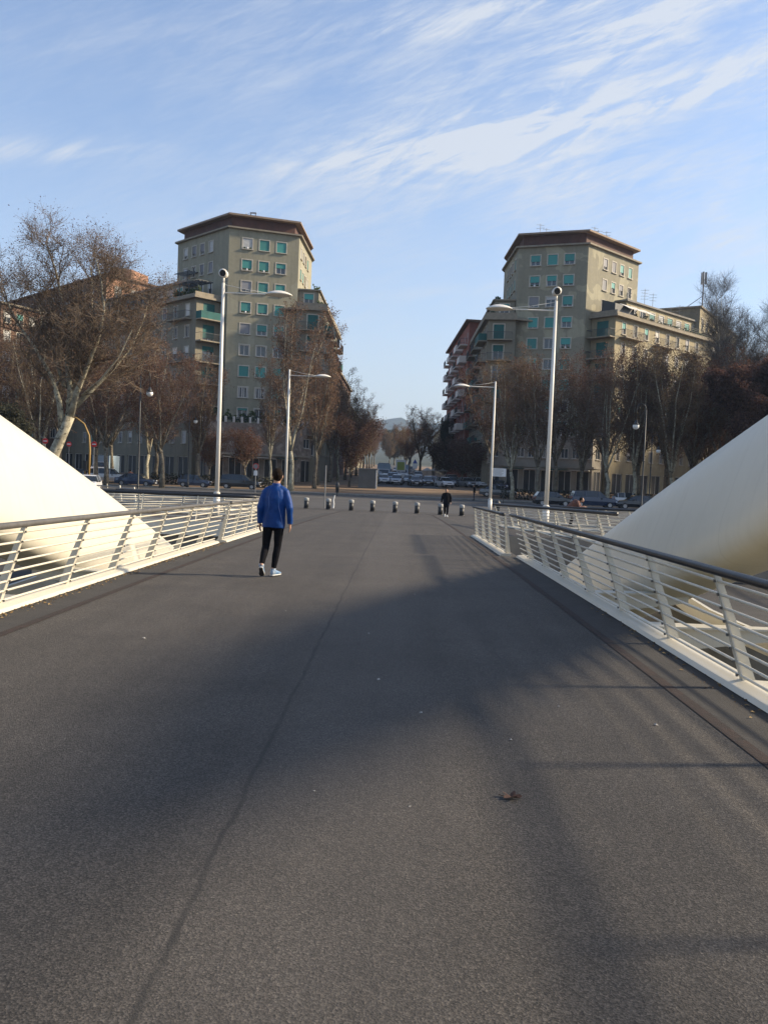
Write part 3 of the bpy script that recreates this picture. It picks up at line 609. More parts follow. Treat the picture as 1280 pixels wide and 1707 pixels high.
t=thing('traffic_light','dark traffic light among the cars at the avenue mouth','traffic light',(1.6,131,gz(131))); b=MB(); b.tube([(0,0,0),(0,0,3.2)],.05,'iron',6); b.build('pole',t); b=MB(); b.box((0,-.05,3.6),(.34,.25,.95),'iron'); b.build('signal_head',t)
t=thing('site_hut','grey sheet metal hut at the left of the parked cars','hut',(-4.05,113,gz(113))); b=MB(); b.box((0,0,1.15),(2.4,3,2.6),'kiosk'); b.build('wall',t); b=MB(); b.box((0,0,2.5),(2.6,3.2,.09),'grey'); b.build('roof',t); b=MB(); b.box((1.12,-1.53,1.1),(.12,.06,2.5),'whitep'); b.build('corner_trim',t)
# ------------------------------------------------------------------ cars
def car_meshes(kind):
    P={'hatch':dict(L=3.7,H=1.47,W=.82,st=[(-1.85,.45,.72,.73,.62),(-1.82,.3,.88,.9,.68),(-1.72,.24,.93,1.0,.66),(-1.45,.22,.93,1.40,.56),(-.7,.21,.92,1.47,.58),(.2,.21,.90,1.44,.57),(.42,.21,.89,1.38,.56),(1.02,.21,.88,.92,.64),(1.6,.23,.78,.82,.64),(1.82,.3,.62,.66,.58),(1.86,.4,.52,.54,.52)],g=((1,2,3),(6,))),
       'sedan':dict(L=4.5,H=1.42,W=.87,st=[(-2.25,.45,.75,.76,.68),(-2.2,.3,.88,.92,.72),(-1.75,.24,.90,.97,.68),(-1.05,.22,.91,1.36,.58),(-.4,.21,.90,1.42,.6),(.3,.21,.89,1.39,.59),(.5,.21,.88,1.33,.58),(1.15,.21,.86,.9,.68),(1.9,.23,.76,.80,.68),(2.2,.3,.62,.66,.62),(2.25,.4,.52,.54,.56)],g=((2,),(6,))),
       'wagon':dict(L=4.7,H=1.7,W=.9,st=[(-2.35,.5,.85,.86,.7),(-2.3,.35,1.0,1.04,.74),(-2.2,.3,1.08,1.15,.72),(-2.0,.28,1.08,1.62,.64),(-1.0,.27,1.07,1.70,.66),(.3,.27,1.05,1.68,.65),(.55,.27,1.04,1.60,.64),(1.2,.27,1.02,1.06,.72),(2.0,.3,.93,.97,.72),(2.28,.38,.78,.82,.66),(2.34,.48,.65,.67,.6)],g=((2,),(6,)))}[kind]
    W=P['W']; b=MB(); rings=[]
    for x,zl,zb,zr,wr in P['st']:
        w_=W*(.9 if abs(x)>P['L']*.47 else 1.0)
        rings.append([(x,-w_*.93,zl),(x,-w_,(zl+zb)/2),(x,-w_*.95,zb),(x,-wr,zr),(x,wr,zr),(x,w_*.95,zb),(x,w_,(zl+zb)/2),(x,w_*.93,zl)])
    S=P['st']; nr=len(rings); rear,front=P['g'][0],P['g'][1]
    for i in range(nr-1):
        cab=min(S[i][3]-S[i][2],S[i+1][3]-S[i+1][2]); mx=max(S[i][3]-S[i][2],S[i+1][3]-S[i+1][2])
        for k in range(8):
            q=[rings[i][k],rings[i][(k+1)%8],rings[i+1][(k+1)%8],rings[i+1][k]]
            m_='PAINT'
            if k in(2,4) and mx>.3: m_='cglass'
            if k==3 and (mx>.3 and cab<.25): m_='cglass'
            if k==7: m_='tyre'
            b.add(q[::-1],[(0,1,2,3)],M['p_silver'] if m_=='PAINT' else m_)
    b.add(rings[0],[tuple(range(8))],M['p_silver']); b.add(rings[-1],[tuple(range(7,-1,-1))],M['p_silver'])
    # pillars
    for i in (3,4,5):
        for s in(-1,1):
            x,zl,zb,zr,wr=S[i]; b.beam((x,s*(W*.95+.006),zb),(x,s*(wr+.008),zr),.05,.07,M['p_silver'])
    return b.mesh(kind+'_body',False),P
CARP={}
def make_car(kind):
    me,P=car_meshes(kind); t=thing('parked_car','','car'); link('body',me,t)
    L,W=P['L'],P['W']
    wb=MB(); wb.tube([(0,-.1,0),(0,.1,0)],.31,'tyre',20); wm=wb.mesh('wheel',False)
    rb=MB(); rb.tube([(0,-.11,0),(0,.11,0)],.19,'rim',12); rm=rb.mesh('rim')
    for sx in(-1,1):
        for sy in(-1,1):
            o=link('wheel',wm,t,(sx*L*.31,sy*(W-.09),.31)); link('rim',rm,o,(0,0,0))
    for s in(-1,1):
        b=MB(); b.ell((L*.485,s*W*.68,.66 if kind!='wagon' else .82),(.07,.17,.09),'lampw',10,6); b.build('headlight',t,True)
        b=MB(); b.box((-L*.492,s*W*.74,.80 if kind!='wagon' else .95),(.06,.2,.2),'lampr'); b.build('tail_light',t)
        b=MB(); b.ell((L*.13,s*(W+.08),.95),(.08,.1,.07),'tyre',8,5); b.build('mirror',t,True)
    b=MB(); b.box((L*.503,0,.42),(.02,.5,.11),'whitep'); b.build('number_plate',t)
    b=MB(); b.box((L*.497,0,.60),(.03,.7,.12),'tyre'); b.build('grille',t)
    return t
CARS={k:None for k in('hatch','sedan','wagon')}
def place_car(kind,x,y,head,paint,label,group=None,z=None,s=1):
    if CARS[kind] is None: CARS[kind]=make_car(kind); o=CARS[kind]; o['used']=1
    else: o=copy_tree(CARS[kind])
    if 'used' in o: del o['used']
    o.location=(x,y,gz(y)+.01 if z is None else z); o.rotation_euler=(0,0,head); o.scale=(s,s,s)
    o['label']=label
    if group: o['group']=group
    for ch in o.children:
        if ch.name.startswith('body'):
            for sl in ch.material_slots:
                if sl.material and sl.material.name.endswith('paint') or (sl.material==M['p_silver']): sl.link='OBJECT'; sl.material=M[paint]
    return o
G1='cars parked facing the bridge on the square'
S=-math.pi/2
for a in [('hatch',-2.3,126,S+.15,'p_silver','silver car beside the grey metal hut'),
 ('hatch',-.25,125,S-.1,'p_silver','pale silver car, second from the hut'),
 ('sedan',2.35,124,S+.1,'p_black','black car near the middle of the parked row'),
 ('sedan',4.3,127,S,'p_black','black car behind the middle of the parked row'),
 ('hatch',6.5,122.5,S+.35,'p_white','bright white small car in the middle of the square'),
 ('hatch',8.0,127,S-.2,'p_grey','grey car right of the bright white car'),
 ('sedan',9.9,126,S+.4,'p_silver','silver car with wide grille right of the white car'),
 ('hatch',11.9,127,S+.3,'p_white','white car near the standing man at the square'),
 ('hatch',14.0,120,S+.2,'p_blue','dark blue car behind the far right lamp post'),
 ('wagon',-3.3,134,S,'p_grey','grey car in the second row behind the hut'),
 ('wagon',-1.0,135,S,'p_lblue','pale blue car in the second row'),
 ('sedan',1.6,136,S,'p_silver','silver car in the second row behind the black car'),
 ('sedan',5.4,136,S,'p_red','dark red car in the second row behind the white car'),
 ('wagon',8.3,136,S+.2,'p_silver','silver car in the second row at right'),
 ('sedan',3.2,141,S,'p_silver','silver saloon in the third row of the square')]:
    place_car(*a,group=G1)
for i in range(9):
    place_car(['hatch','wagon','sedan'][i%3],[-3.3,3.6,-2.9,2.9,-3.6,1.2,-.8,3.4,-3.2][i],150+i*13+ (i*i)%5,S if i%2==0 else -S,['p_silver','p_white','p_black','p_grey','p_red','p_silver','p_white','p_blue','p_silver'][i],'far off car in the queue down the avenue',group='far cars down the avenue')
place_car('wagon',19.6,86.5,0.03,'p_blue','large dark estate car parked beyond the right railings')
place_car('sedan',23.9,86.2,math.pi,'p_black','low black car nose to nose with the dark estate car')
place_car('hatch',15.4,86.0,.05,'p_black','black hatchback behind the hunched person')
place_car('wagon',-18.3,99.0,0.02,'p_black','long black car parked behind the walker at left')
place_car('hatch',-23.6,99.0,.0,'p_blue','dark blue covered looking car left of the tall lamp post')
place_car('sedan',-29.8,97,0,'p_blue','dark car behind the left lantern post')
place_car('hatch',-37.8,102,.2,'p_silver','silver small car behind the ochre mast')
place_car('wagon',-34.3,101,.1,'p_silver','silver estate car left of the dark lantern post')
place_car('hatch',-26.6,73.5,S+.2,'p_white','white car with bright headlight at the ochre mast foot')
place_car('sedan',-31.0,80,0,'p_black','black saloon behind the left arch')
place_car('sedan',30.5,93,0.0,'p_silver','silver saloon among the right trunks')
place_car('hatch',26.0,97,0.0,'p_white','white hatchback behind the right trunks')
place_car('sedan',12.0,104,0.0,'p_grey','grey saloon by the shops on the right')
# pale blue delivery van
t=thing('delivery_van','pale blue box van behind the red no entry signs','van',(-38.2,112,gz(112))); b=MB()
b.prism([(-1.1,-2.6),(1.1,-2.6),(1.1,1.4),(-1.1,1.4)],.5,2.9,'p_lblue'); b.build('cargo_box',t)
b=MB(); b.loft([[(-1,-3.9,.4),(1,-3.9,.4),(1,-3.9,1.1),(-1,-3.9,1.1)],[(-1,-3.5,.4),(1,-3.5,.4),(.95,-3.3,1.4),(-.95,-3.3,1.4)],[(-1,-2.62,.4),(1,-2.62,.4),(.9,-2.62,2.1),(-.9,-2.62,2.1)]],'p_white'); b.build('cab',t)
b=MB(); b.add([(-.85,-3.32,1.42),(.85,-3.32,1.42),(.8,-2.8,2.0),(-.8,-2.8,2.0)],[(0,1,2,3)],'cglass'); b.build('windscreen',t)
for sx in(-.95,.95):
    for yy in(-3.2,.4): b=MB(); b.tube([(sx-.1,yy,.38),(sx+.1,yy,.38)],.38,'tyre',16); b.build('wheel',t)
van0=t
for x,y,l in [(-2.6,148,'box van standing behind the parked cars left of the poster'),(.6,158,'box van behind the poster in the avenue'),(-3.0,172,'farther box van left in the avenue')]:
    o=copy_tree(van0); o.location=(x,y,gz(y)); o['label']='pale '+l
# ------------------------------------------------------------------ buildings
FL=2.97
WCACHE={}
def win_mesh(w,h,sill=True,bars=False,sur=True,pane='glass'):
    k=('w',w,h,sill,bars,sur,pane)
    if k in WCACHE: return WCACHE[k]
    b=MB(); t=.07
    b.add([(-w/2,.16,-h/2),(w/2,.16,-h/2),(w/2,.16,h/2),(-w/2,.16,h/2)],[(0,1,2,3)],pane)
    for s in(-1,1): b.box((s*(w/2-t/2),.12,0),(t,.07,h),'frame'); b.box((0,.12,s*(h/2-t/2)),(w-2*t,.068,t),'frame')
    b.box((0,.12,0),(.06,.06,h-2*t),'frame')
    if sur:
        for s in(-1,1): b.box((s*(w/2+.07),-.005,0),(.14,.07,h+.28),'surround')
        b.box((0,-.006,h/2+.07),(w,.068,.14),'surround')
    if sill: b.box((0,-.05,-h/2-.05),(w+.3,.26,.10),'surround')
    if bars:
        for i in range(4): b.box((-w/2+w*(i+.5)/4,-.02,0),(.09,.03,h),'frame')
    WCACHE[k]=b.mesh('window'); return WCACHE[k]
def shut_mesh(w,h,fr,m):
    k=('s',w,h,fr,m)
    if k in WCACHE: return WCACHE[k]
    b=MB(); b.box((0,.055,h/2-h*fr/2),(w-.02,.04,h*fr),m); WCACHE[k]=b.mesh('roller_shutter'); return WCACHE[k]
class Bld:
    def __init__(s,name,label,cat,wm,mirror=False,group=None,my=2.0):
        s.mir=mirror; s.my=my; s.wm=wm; s.b=MB(); s.rng=random.Random(label); s.t=thing(name,label,cat,group=group); s.nw=0
    def T(s,p): return (0.2-p[0]+.2,p[1]+s.my)+tuple(p[2:]) if s.mir else tuple(p)
    def fac(s,A,B,z0,z1,wins=(),m=None):
        """wins: (u, zc, w, h, shutter_fraction, shutter_mat, opts)"""
        m=m or s.wm; L=math.dist(A,B)
        wins=[tuple(w_)+('',)*(7-len(w_)) for w_ in wins]
        if s.mir: A,B=s.T(B),s.T(A); wins=[(L-w_[0],)+w_[1:] for w_ in wins]
        ux,uy=(B[0]-A[0])/L,(B[1]-A[1])/L; nx,ny=uy,-ux
        P=lambda u,z,d=0:(A[0]+ux*u-nx*d,A[1]+uy*u-ny*d,z)
        cu=sorted({0.0,L}|{round(w_[0]+k*w_[2]/2,4) for w_ in wins for k in(-1,1)}); cz=sorted({z0,z1}|{round(w_[1]+k*w_[3]/2,4) for w_ in wins for k in(-1,1)})
        for i in range(len(cu)-1):
            for j in range(len(cz)-1):
                uc,zc=(cu[i]+cu[i+1])/2,(cz[j]+cz[j+1])/2
                if any(abs(uc-w_[0])<w_[2]/2 and abs(zc-w_[1])<w_[3]/2 for w_ in wins): continue
                s.b.add([P(cu[i],cz[j]),P(cu[i+1],cz[j]),P(cu[i+1],cz[j+1]),P(cu[i],cz[j+1])],[(0,1,2,3)],m)
        rz=math.atan2(uy,ux)
        for u,z,ww,hh,fr,sm,opt in wins:
            a,b_,c,d=(u-ww/2,z-hh/2),(u+ww/2,z-hh/2),(u+ww/2,z+hh/2),(u-ww/2,z+hh/2)
            for p,q in((a,b_),(b_,c),(c,d),(d,a)): s.b.add([P(p[0],p[1]),P(p[0],p[1],.2),P(q[0],q[1],.2),P(q[0],q[1])],[(0,1,2,3)],m)
            if s.nw>=98: s.b.add([P(a[0],a[1],.18),P(b_[0],b_[1],.18),P(c[0],c[1],.18),P(d[0],d[1],.18)],[(0,1,2,3)],'glass'); continue
            s.nw+=1
            o=link('window',win_mesh(ww,hh,'d' not in opt,'b' in opt,'n' not in opt,'shade' if 'x' in opt else 'glass'),s.t,P(u,z),rz)
            if fr and fr>0: link('roller_shutter',shut_mesh(ww,hh,fr,sm or 'teal'),o)
            if 'f' in opt:
                q=MB()
                for k in range(3): q.ell((-ww*.3+k*ww*.3,-.05,-hh/2+.12),(.14,.12,.16),'whitep' if k%2 else 'plant',7,5)
                q.build('flower_box',o)
    def side(s,poly,z0,z1,m=None):
        for a,b_ in zip(poly,poly[1:]): s.fac(a,b_,z0,z1,(),m)
    def cap(s,poly,z,m,inner=None):
        p=[s.T(q) for q in poly]; p=p[::-1] if s.mir else p
        s.b.add([(x,y,z) for x,y in p],[tuple(range(len(p)))],m)
    def slab(s,name,poly,z0,z1,m,parent=None):
        p=[s.T(q) for q in poly]; p=p[::-1] if s.mir else p
        b=MB(); b.prism(p,z0,z1,m); return b.build(name,parent or s.t)
    def balcony(s,A,B,u,z,w,dep=1.1,m='cornice',rail='railing_dark',solid=None,hgt=1.0):
        L=math.dist(A,B)
        if s.mir: A,B=s.T(B),s.T(A); u=L-u
        ux,uy=(B[0]-A[0])/L,(B[1]-A[1])/L; nx,ny=uy,-ux; rz=math.atan2(uy,ux)
        b=MB(); b.box((0,-dep/2,0),(w,dep,.16),m); o=b.build('balcony',s.t,loc=(A[0]+ux*u,A[1]+uy*u,z)); o.rotation_euler=(0,0,rz)
        b=MB()
        if solid: b.box((0,-dep+.03,hgt/2+.08),(w,.05,hgt),solid); b.box((-w/2+.03,-dep/2,hgt/2+.08),(.05,dep,hgt),solid); b.box((w/2-.03,-dep/2,hgt/2+.08),(.05,dep,hgt),solid)
        else:
            b.box((0,-dep+.03,hgt+.08),(w,.05,.05),rail); b.box((-w/2+.03,-dep/2,hgt+.08),(.05,dep,.05),rail); b.box((w/2-.03,-dep/2,hgt+.08),(.05,dep,.05),rail)
            n=int(w/.16)
            for i in range(n+1): b.box((-w/2+.03+(w-.06)*i/n,-dep+.03,hgt/2+.08),(.022,.022,hgt),rail)
        b.build('balcony_railing',o)
        return o
    def plants(s,A,B,u0,u1,z,d=0.0,n=60,h=.8,name='roof_plants',m='plant',sz=.35):
        L=math.dist(A,B)
        if s.mir: A,B=s.T(B),s.T(A); u0,u1=L-u1,L-u0
        ux,uy=(B[0]-A[0])/L,(B[1]-A[1])/L; nx,ny=uy,-ux; b=MB(); r=s.rng
        for i in range(n):
            u=r.uniform(u0,u1); hh=h*(.3+.7*abs(math.sin(u*1.7+r.random()))); c=Vector((A[0]+ux*u-nx*(d+r.uniform(-.3,.3)),A[1]+uy*u-ny*(d+r.uniform(-.3,.3)),z+r.uniform(0,hh)))
            for k in range(5):
                e=Vector([r.gauss(0,1) for _ in range(3)]).normalized(); f_=e.orthogonal().normalized(); q=c+Vector([r.uniform(-sz,sz)*.6 for _ in range(3)])
                w_=sz*r.uniform(.3,.6); b.add([q-e*w_,q+f_*w_,q+e*w_,q-f_*w_],[(0,1,2,3)],m)
        return b.build(name,s.t)
    def done(s): s.b.build('wall',s.t); return s.t
def offp(poly,d):
    n=len(poly); out=[]
    for i in range(n):
        a,b_,c=poly[i-1],poly[i],poly[(i+1)%n]
        e1=Vector((b_[0]-a[0],b_[1]-a[1])).normalized(); e2=Vector((c[0]-b_[0],c[1]-b_[1])).normalized()
        n1=Vector((e1.y,-e1.x)); n2=Vector((e2.y,-e2.x)); m_=(n1+n2)/(1+n1.dot(n2)); out.append((b_[0]+m_.x*d,b_[1]+m_.y*d))
    return out
ROWS=[33-i*FL for i in range(9)]
def antenna(b,x,y,z,h,rg):
    b.tube([(x,y,z),(x,y,z+h)],.035,'grey',5)
    for k in range(rg.randint(2,4)):
        zz=z+h-.2-k*.45; a=rg.uniform(-.5,.5); b.beam((x-.6*math.cos(a),y-.6*math.sin(a),zz),(x+.6*math.cos(a),y+.6*math.sin(a),zz),.03,.03,'grey')
        for j in range(4): q=-.5+j*.33; b.beam((x+q*math.cos(a),y+q*math.sin(a)-.25,zz),(x+q*math.cos(a),y+q*math.sin(a)+.25,zz),.02,.02,'grey')
def tower(mir,label,wm,spec):
    s=Bld('apartment_tower',label,'building',wm,mir); rg=s.rng
    A,B,Cc,D,E_,F_=(-34.7,130.6),(-25.0,120.9),(-15.6,124.2),(-15.2,137.8),(-19,147),(-29,147)
    poly=[A,B,Cc,D,E_,F_]; L=math.dist(B,Cc)
    wn=[]
    for r,row in enumerate(spec):
        for c,(fr,sm,o) in enumerate(row):
            wn.append((L*(.26,.5,.745)[c],ROWS[r],1.35,1.45,fr,sm,o))
    s.fac(B,Cc,GZ,35,wn)
    for P_,Q_ in((A,B),(Cc,D)):
        l=math.dist(P_,Q_); wn=[]
        for r in range(3 if P_==A else 8):
            for c,u in enumerate((.17,.34,.5,.67)):
                wn.append((l*u,ROWS[r],1.0,1.55,rg.choice([0,.5,.7,1,1]),rg.choice(['teal','teal','blind','greysh']),''))
        s.fac(P_,Q_,GZ,35,wn)
    s.fac(D,E_,GZ,35); s.fac(E_,F_,GZ,35); s.fac(F_,A,GZ,35); s.cap(poly,34.97,'cornice')
    s.slab('cornice',offp(poly,.42),34.9,35.12,'cornice')
    s.slab('penthouse',offp(poly,-.75),35.12,36.75,'pent')
    q=s.slab('roof',offp(poly,.15),36.75,37.0,'slab')
    b=MB(); T=s.T
    pts=[(-23.5,125),(-26,128)] if not mir else [(-19,127),(-20,127.5),(-21,129),(-27,127),(-28,129),(-29,128),(-28.5,131),(-27.3,130)]
    for p in pts: x,y=T(p); antenna(b,x,y,37.0,rg.uniform(.9,1.4) if not mir else rg.uniform(1.6,3.0),rg)
    b.build('antenna',q)
    b=MB(); x,y=T((-22.4,124.5)); 
    if not mir: b.box((x-.35,y,37.6),(.12,.12,1.1),'grey'); b.box((x+.35,y,37.6),(.12,.12,1.1),'grey'); b.box((x,y,38.1),(.9,.3,.12),'grey')
    else: b.box((x,y,37.25),(1.2,1,.5),'pale')
    b.build('chimney',q)
    # podium with terrace
    pd=[(-28.2,119.6),(-26.0,116.3),(-14.4,120.2),(-12.2,124.5),(-16,126),(-25,124)]
    pm='stone' if not mir else 'pale'
    Lp=math.dist(pd[1],pd[2])
    n_=5; wn=[(Lp*(i+.5)/n_,1.25,1.75,3.3,0,'','dnx') for i in range(n_)]
    if mir: wn+=[(Lp*(i+.5)/8,5.3,1.0,1.35,0,'','n') for i in range(8)]
    s.fac(pd[1],pd[2],GZ,7.7,wn,pm)
    l=math.dist(pd[0],pd[1]); s.fac(pd[0],pd[1],GZ,7.7,[(l*.5,1.25,2.2,3.3,0,'','dnx'),(l*.5,5.3,1.6,1.35,0,'','n')],pm)
    l=math.dist(pd[2],pd[3]); s.fac(pd[2],pd[3],GZ,7.7,[(l*.5,1.25,2.6,3.3,0,'','dnx'),(l*.5,5.3,1.6,1.35,0,'','n')],pm)
    s.cap(pd,7.7,'concrete'); s.slab('podium_ledge',[pd[0],offp(pd,.35)[1],offp(pd,.35)[2],pd[3],pd[4],pd[5]],3.3,3.55,'pale')
    b=MB()
    for a,c in((pd[0],pd[1]),(pd[1],pd[2]),(pd[2],pd[3])):
        a2,c2=T(a),T(c); n=int(math.dist(a,c)/1.1)
        for i in range(n): u=i/n; b.box((a2[0]+(c2[0]-a2[0])*u,a2[1]+(c2[1]-a2[1])*u,8.1),(.28,.28,.8),'frame')
        b.beam((a2[0],a2[1],8.0),(c2[0],c2[1],8.0),.06,.06,'iron'); b.beam((a2[0],a2[1],8.35),(c2[0],c2[1],8.35),.06,.06,'iron')
    b.build('terrace_balustrade',s.t)
    s.plants(pd[1],pd[2],0,Lp,7.9,.7,170,1.5,'terrace_plants')
    b=MB(); a2,c2=T(pd[1]),T(pd[2]); u=Vector((c2[0]-a2[0],c2[1]-a2[1],0)).normalized(); nrm=Vector((u.y,-u.x,0))*(1 if not mir else -1)
    for i in range(4):
        c=Vector((a2[0],a2[1],3.0))+u*Lp*(i+.5)/4+nrm*.9; rz=math.atan2(u.y,u.x); b.box(c,(Lp/4*.85,1.8,.07),'teal2' if i%2 else 'curtain',rz)
    b.build('shop_awning',s.t)
    return s.done()
T_='teal'; Gr='greysh'; Bl='blind'
tower(False,'tall olive apartment tower with teal shutters on the left of the avenue','tower',[
 [(1,Bl,'f'),(1,T_,''),(1,T_,'')],[(.78,T_,'f'),(.85,T_,'f'),(.45,T_,'')],[(.8,Gr,''),(1,T_,''),(.9,T_,'')],[(.8,T_,'f'),(.85,T_,''),(1,T_,'')],
 [(.9,Gr,''),(.6,T_,''),(.5,T_,'')],[(0,'',''),(0,'',''),(.3,Gr,'')],[(1,T_,''),(1,T_,''),(.7,T_,'')],[(0,'','b'),(0,'','b'),(1,T_,'')],[(.2,T_,''),(0,'',''),(.5,T_,'')]])
tower(True,'tall olive apartment tower with patched plaster on the right of the avenue','tower2',[
 [(.6,T_,''),(1,T_,''),(.65,T_,'')][::-1],[(.8,T_,''),(.5,T_,''),(.6,T_,'f')],[(.8,T_,''),(.3,Bl,''),(.75,Gr,'')],[(.45,T_,''),(1,T_,''),(.9,T_,'')],
 [(.6,T_,'f'),(0,'',''),(1,T_,'')],[(1,T_,''),(0,'',''),(.5,T_,'')],[(1,T_,''),(1,T_,''),(.7,T_,'')],[(0,'',''),(.8,T_,''),(1,T_,'')],[(.2,T_,''),(0,'',''),(.5,T_,'')]])
def wing(mir,label,wm,length):
    s=Bld('apartment_wing',label,'building',wm,mir); rg=s.rng
    J,K=(-26.3,122.0),(-28.9,119.2); dx,dy=-.718,.696
    Mx=(K[0]+dx*length,K[1]+dy*length); n=(.696*-1,.718*-1)  # outward normal of M->K is (-,-)
    back=(Mx[0]+9,Mx[1]+9.5); poly=[Mx,K,J,(J[0]+6,J[1]+8),back]
    L=length; wn=[]
    cols=[2.2+i*3.05 for i in range(int((L-3)/3.05))]
    for r in range(8):
        zc=23.3-r*FL
        if zc<3: break
        for c,u in enumerate(cols):
            if c>10: continue
            wn.append((L-u,zc,.95,1.6,rg.choice([0,0,.5,1]),rg.choice(['teal','blind','greysh','curtain']),''))
    wn+=[(L-2.4-i*3.6,1.2,2.6,3.2,0,'','dnx') for i in range(int((L-3)/3.6))]
    s.fac(Mx,K,GZ,24.7,wn)
    l=math.dist(K,J)
    s.fac(K,J,GZ,24.7,[(l*.55,23.1-r*FL,1.9,2.3,[1,.8,.3,.6,0,0,1,0][r],'teal2','dn') for r in range(7)])
    s.fac(J,poly[3],GZ,24.7); s.fac(poly[3],back,GZ,24.7); s.fac(back,Mx,GZ,24.7); s.cap(poly,24.69,'concrete')
    s.slab('cornice',offp(poly,.75),24.7,24.98,'cornice')
    # parapet of the roof terrace
    pp=offp(poly,.55)
    for a,c in((pp[0],pp[1]),(pp[1],pp[2])):
        s.fac(a,c,24.98,25.55 if a==pp[1] else 25.3,(),'cornice')
    for r in range(1,7):
        for k in (range(0,len(cols),3) if r%2 else ()):
            s.balcony(Mx,K,L-(cols[k]+1.5),21.95-(r-1)*FL,5.2,1.1)
        s.balcony(K,J,l*.5,21.85-(r-1)*FL,l*1.02,1.3,solid='teal2' if r==1 and not mir else None)
    # set back attic
    ia=6.3; a0=(K[0]+dx*ia-n[0]*2.3,K[1]+dy*ia-n[1]*2.3); a1=(Mx[0]-n[0]*2.3,Mx[1]-n[1]*2.3); a2=(a0[0]+5.5,a0[1]+5.5); a3=(a1[0]+5.5,a1[1]+5.5)
    La=math.dist(a1,a0); wn=[]
    for i in range(int(La/2.7)):
        if i>9: break
        wn.append((La-1.9-i*2.7,26.35,1.5,2.2,rg.choice([0,.4,1]),rg.choice(['teal','blind','greysh']),'d'))
    s.fac(a1,a0,24.98,28.1,wn); s.fac(a0,a2,24.98,28.1); s.fac(a2,a3,24.98,28.1); s.cap([a1,a0,a2,a3],28.09,'cornice')
    s.slab('attic_roof',offp([a1,a0,a2,a3],.35),28.1,28.35,'concrete')
    b=MB(); T=s.T
    # attic terrace railing
    e0,e1=T(offp(poly,.6)[0]),T(offp(poly,.6)[1]); u=Vector((e0[0]-e1[0],e0[1]-e1[1],0)); Lr=u.length; u.normalize()
    for z in(25.5,25.8,26.05): b.beam((e1[0]+u.x*6,e1[1]+u.y*6,z),(e0[0],e0[1],z),.04,.04,'railing_dark')
    for i in range(int((Lr-6)/.35)): x,y=e1[0]+u.x*(6+i*.35),e1[1]+u.y*(6+i*.35); b.box((x,y,25.6),(.03,.03,.9),'railing_dark')
    b.build('terrace_railing',s.t)
    # pergola on the corner terrace and on the attic roof
    b=MB()
    def cor(uu,dd,z): return (lambda p:(p[0],p[1],z))(T((K[0]+dx*uu-n[0]*dd,K[1]+dy*uu-n[1]*dd)))
    if not mir:
        for uu in(.3,2.6,5):
            for dd in(.3,2.4): b.beam(cor(uu,dd,24.98),cor(uu,dd,27.2),.12,.12,'iron')
        for dd in(.3,.9,1.5,2.1,2.4): b.beam(cor(-.2,dd,27.2),cor(5.6,dd,27.35),.10,.12,'iron')
        for uu in np.arange(0,5.6,.5): b.beam(cor(uu,.1,27.3),cor(uu,2.6,27.3),.08,.08,'iron')
        for uu in(7,9.5):
            for dd in(2.8,5.5): b.beam(cor(uu,dd,28.3),cor(uu,dd,29.8),.1,.1,'iron')
        for dd in np.arange(2.6,6,.45): b.beam(cor(6.2,dd,29.8),cor(10.2,dd,29.8),.16,.1,'iron')
    else:
        b.loft([[cor(.0,.2,25.0),cor(5,.2,25.0),cor(5,2.4,25.0),cor(0,2.4,25.0)],[cor(.0,.2,26.6),cor(5,.2,26.6),cor(5,2.4,27.3),cor(0,2.4,27.3)]][::-1],'iron')
        for k in range(3): b.loft([[cor(2.2+k*2.6,-.5,26.2),cor(4.5+k*2.6,-.5,26.2),cor(4.5+k*2.6,-.5,26.28),cor(2.2+k*2.6,-.5,26.28)],[cor(2.2+k*2.6,.9,26.9),cor(4.5+k*2.6,.9,26.9),cor(4.5+k*2.6,.9,26.98),cor(2.2+k*2.6,.9,26.98)]],'curtain')
    b.build('pergola',s.t)
    s.plants(Mx,K,L-6.5,L-.3,25.1,.6,130,1.4); s.plants(Mx,K,0,L-6.5,25.0,.2,190,.9,'terrace_plants')
    b=MB()
    for i in range(8): p=cor(9+i*4.2+rg.uniform(-1,1),4,28.3); antenna(b,p[0],p[1],28.3,rg.uniform(1.5,3.2),rg)
    b.build('antenna',s.t)
    return s.done()
wing(False,'long olive apartment wing with roof terrace left of the left tower','wing',46)
wing(True,'sunlit sand coloured apartment wing with white awnings right of the right tower','wing2',29)
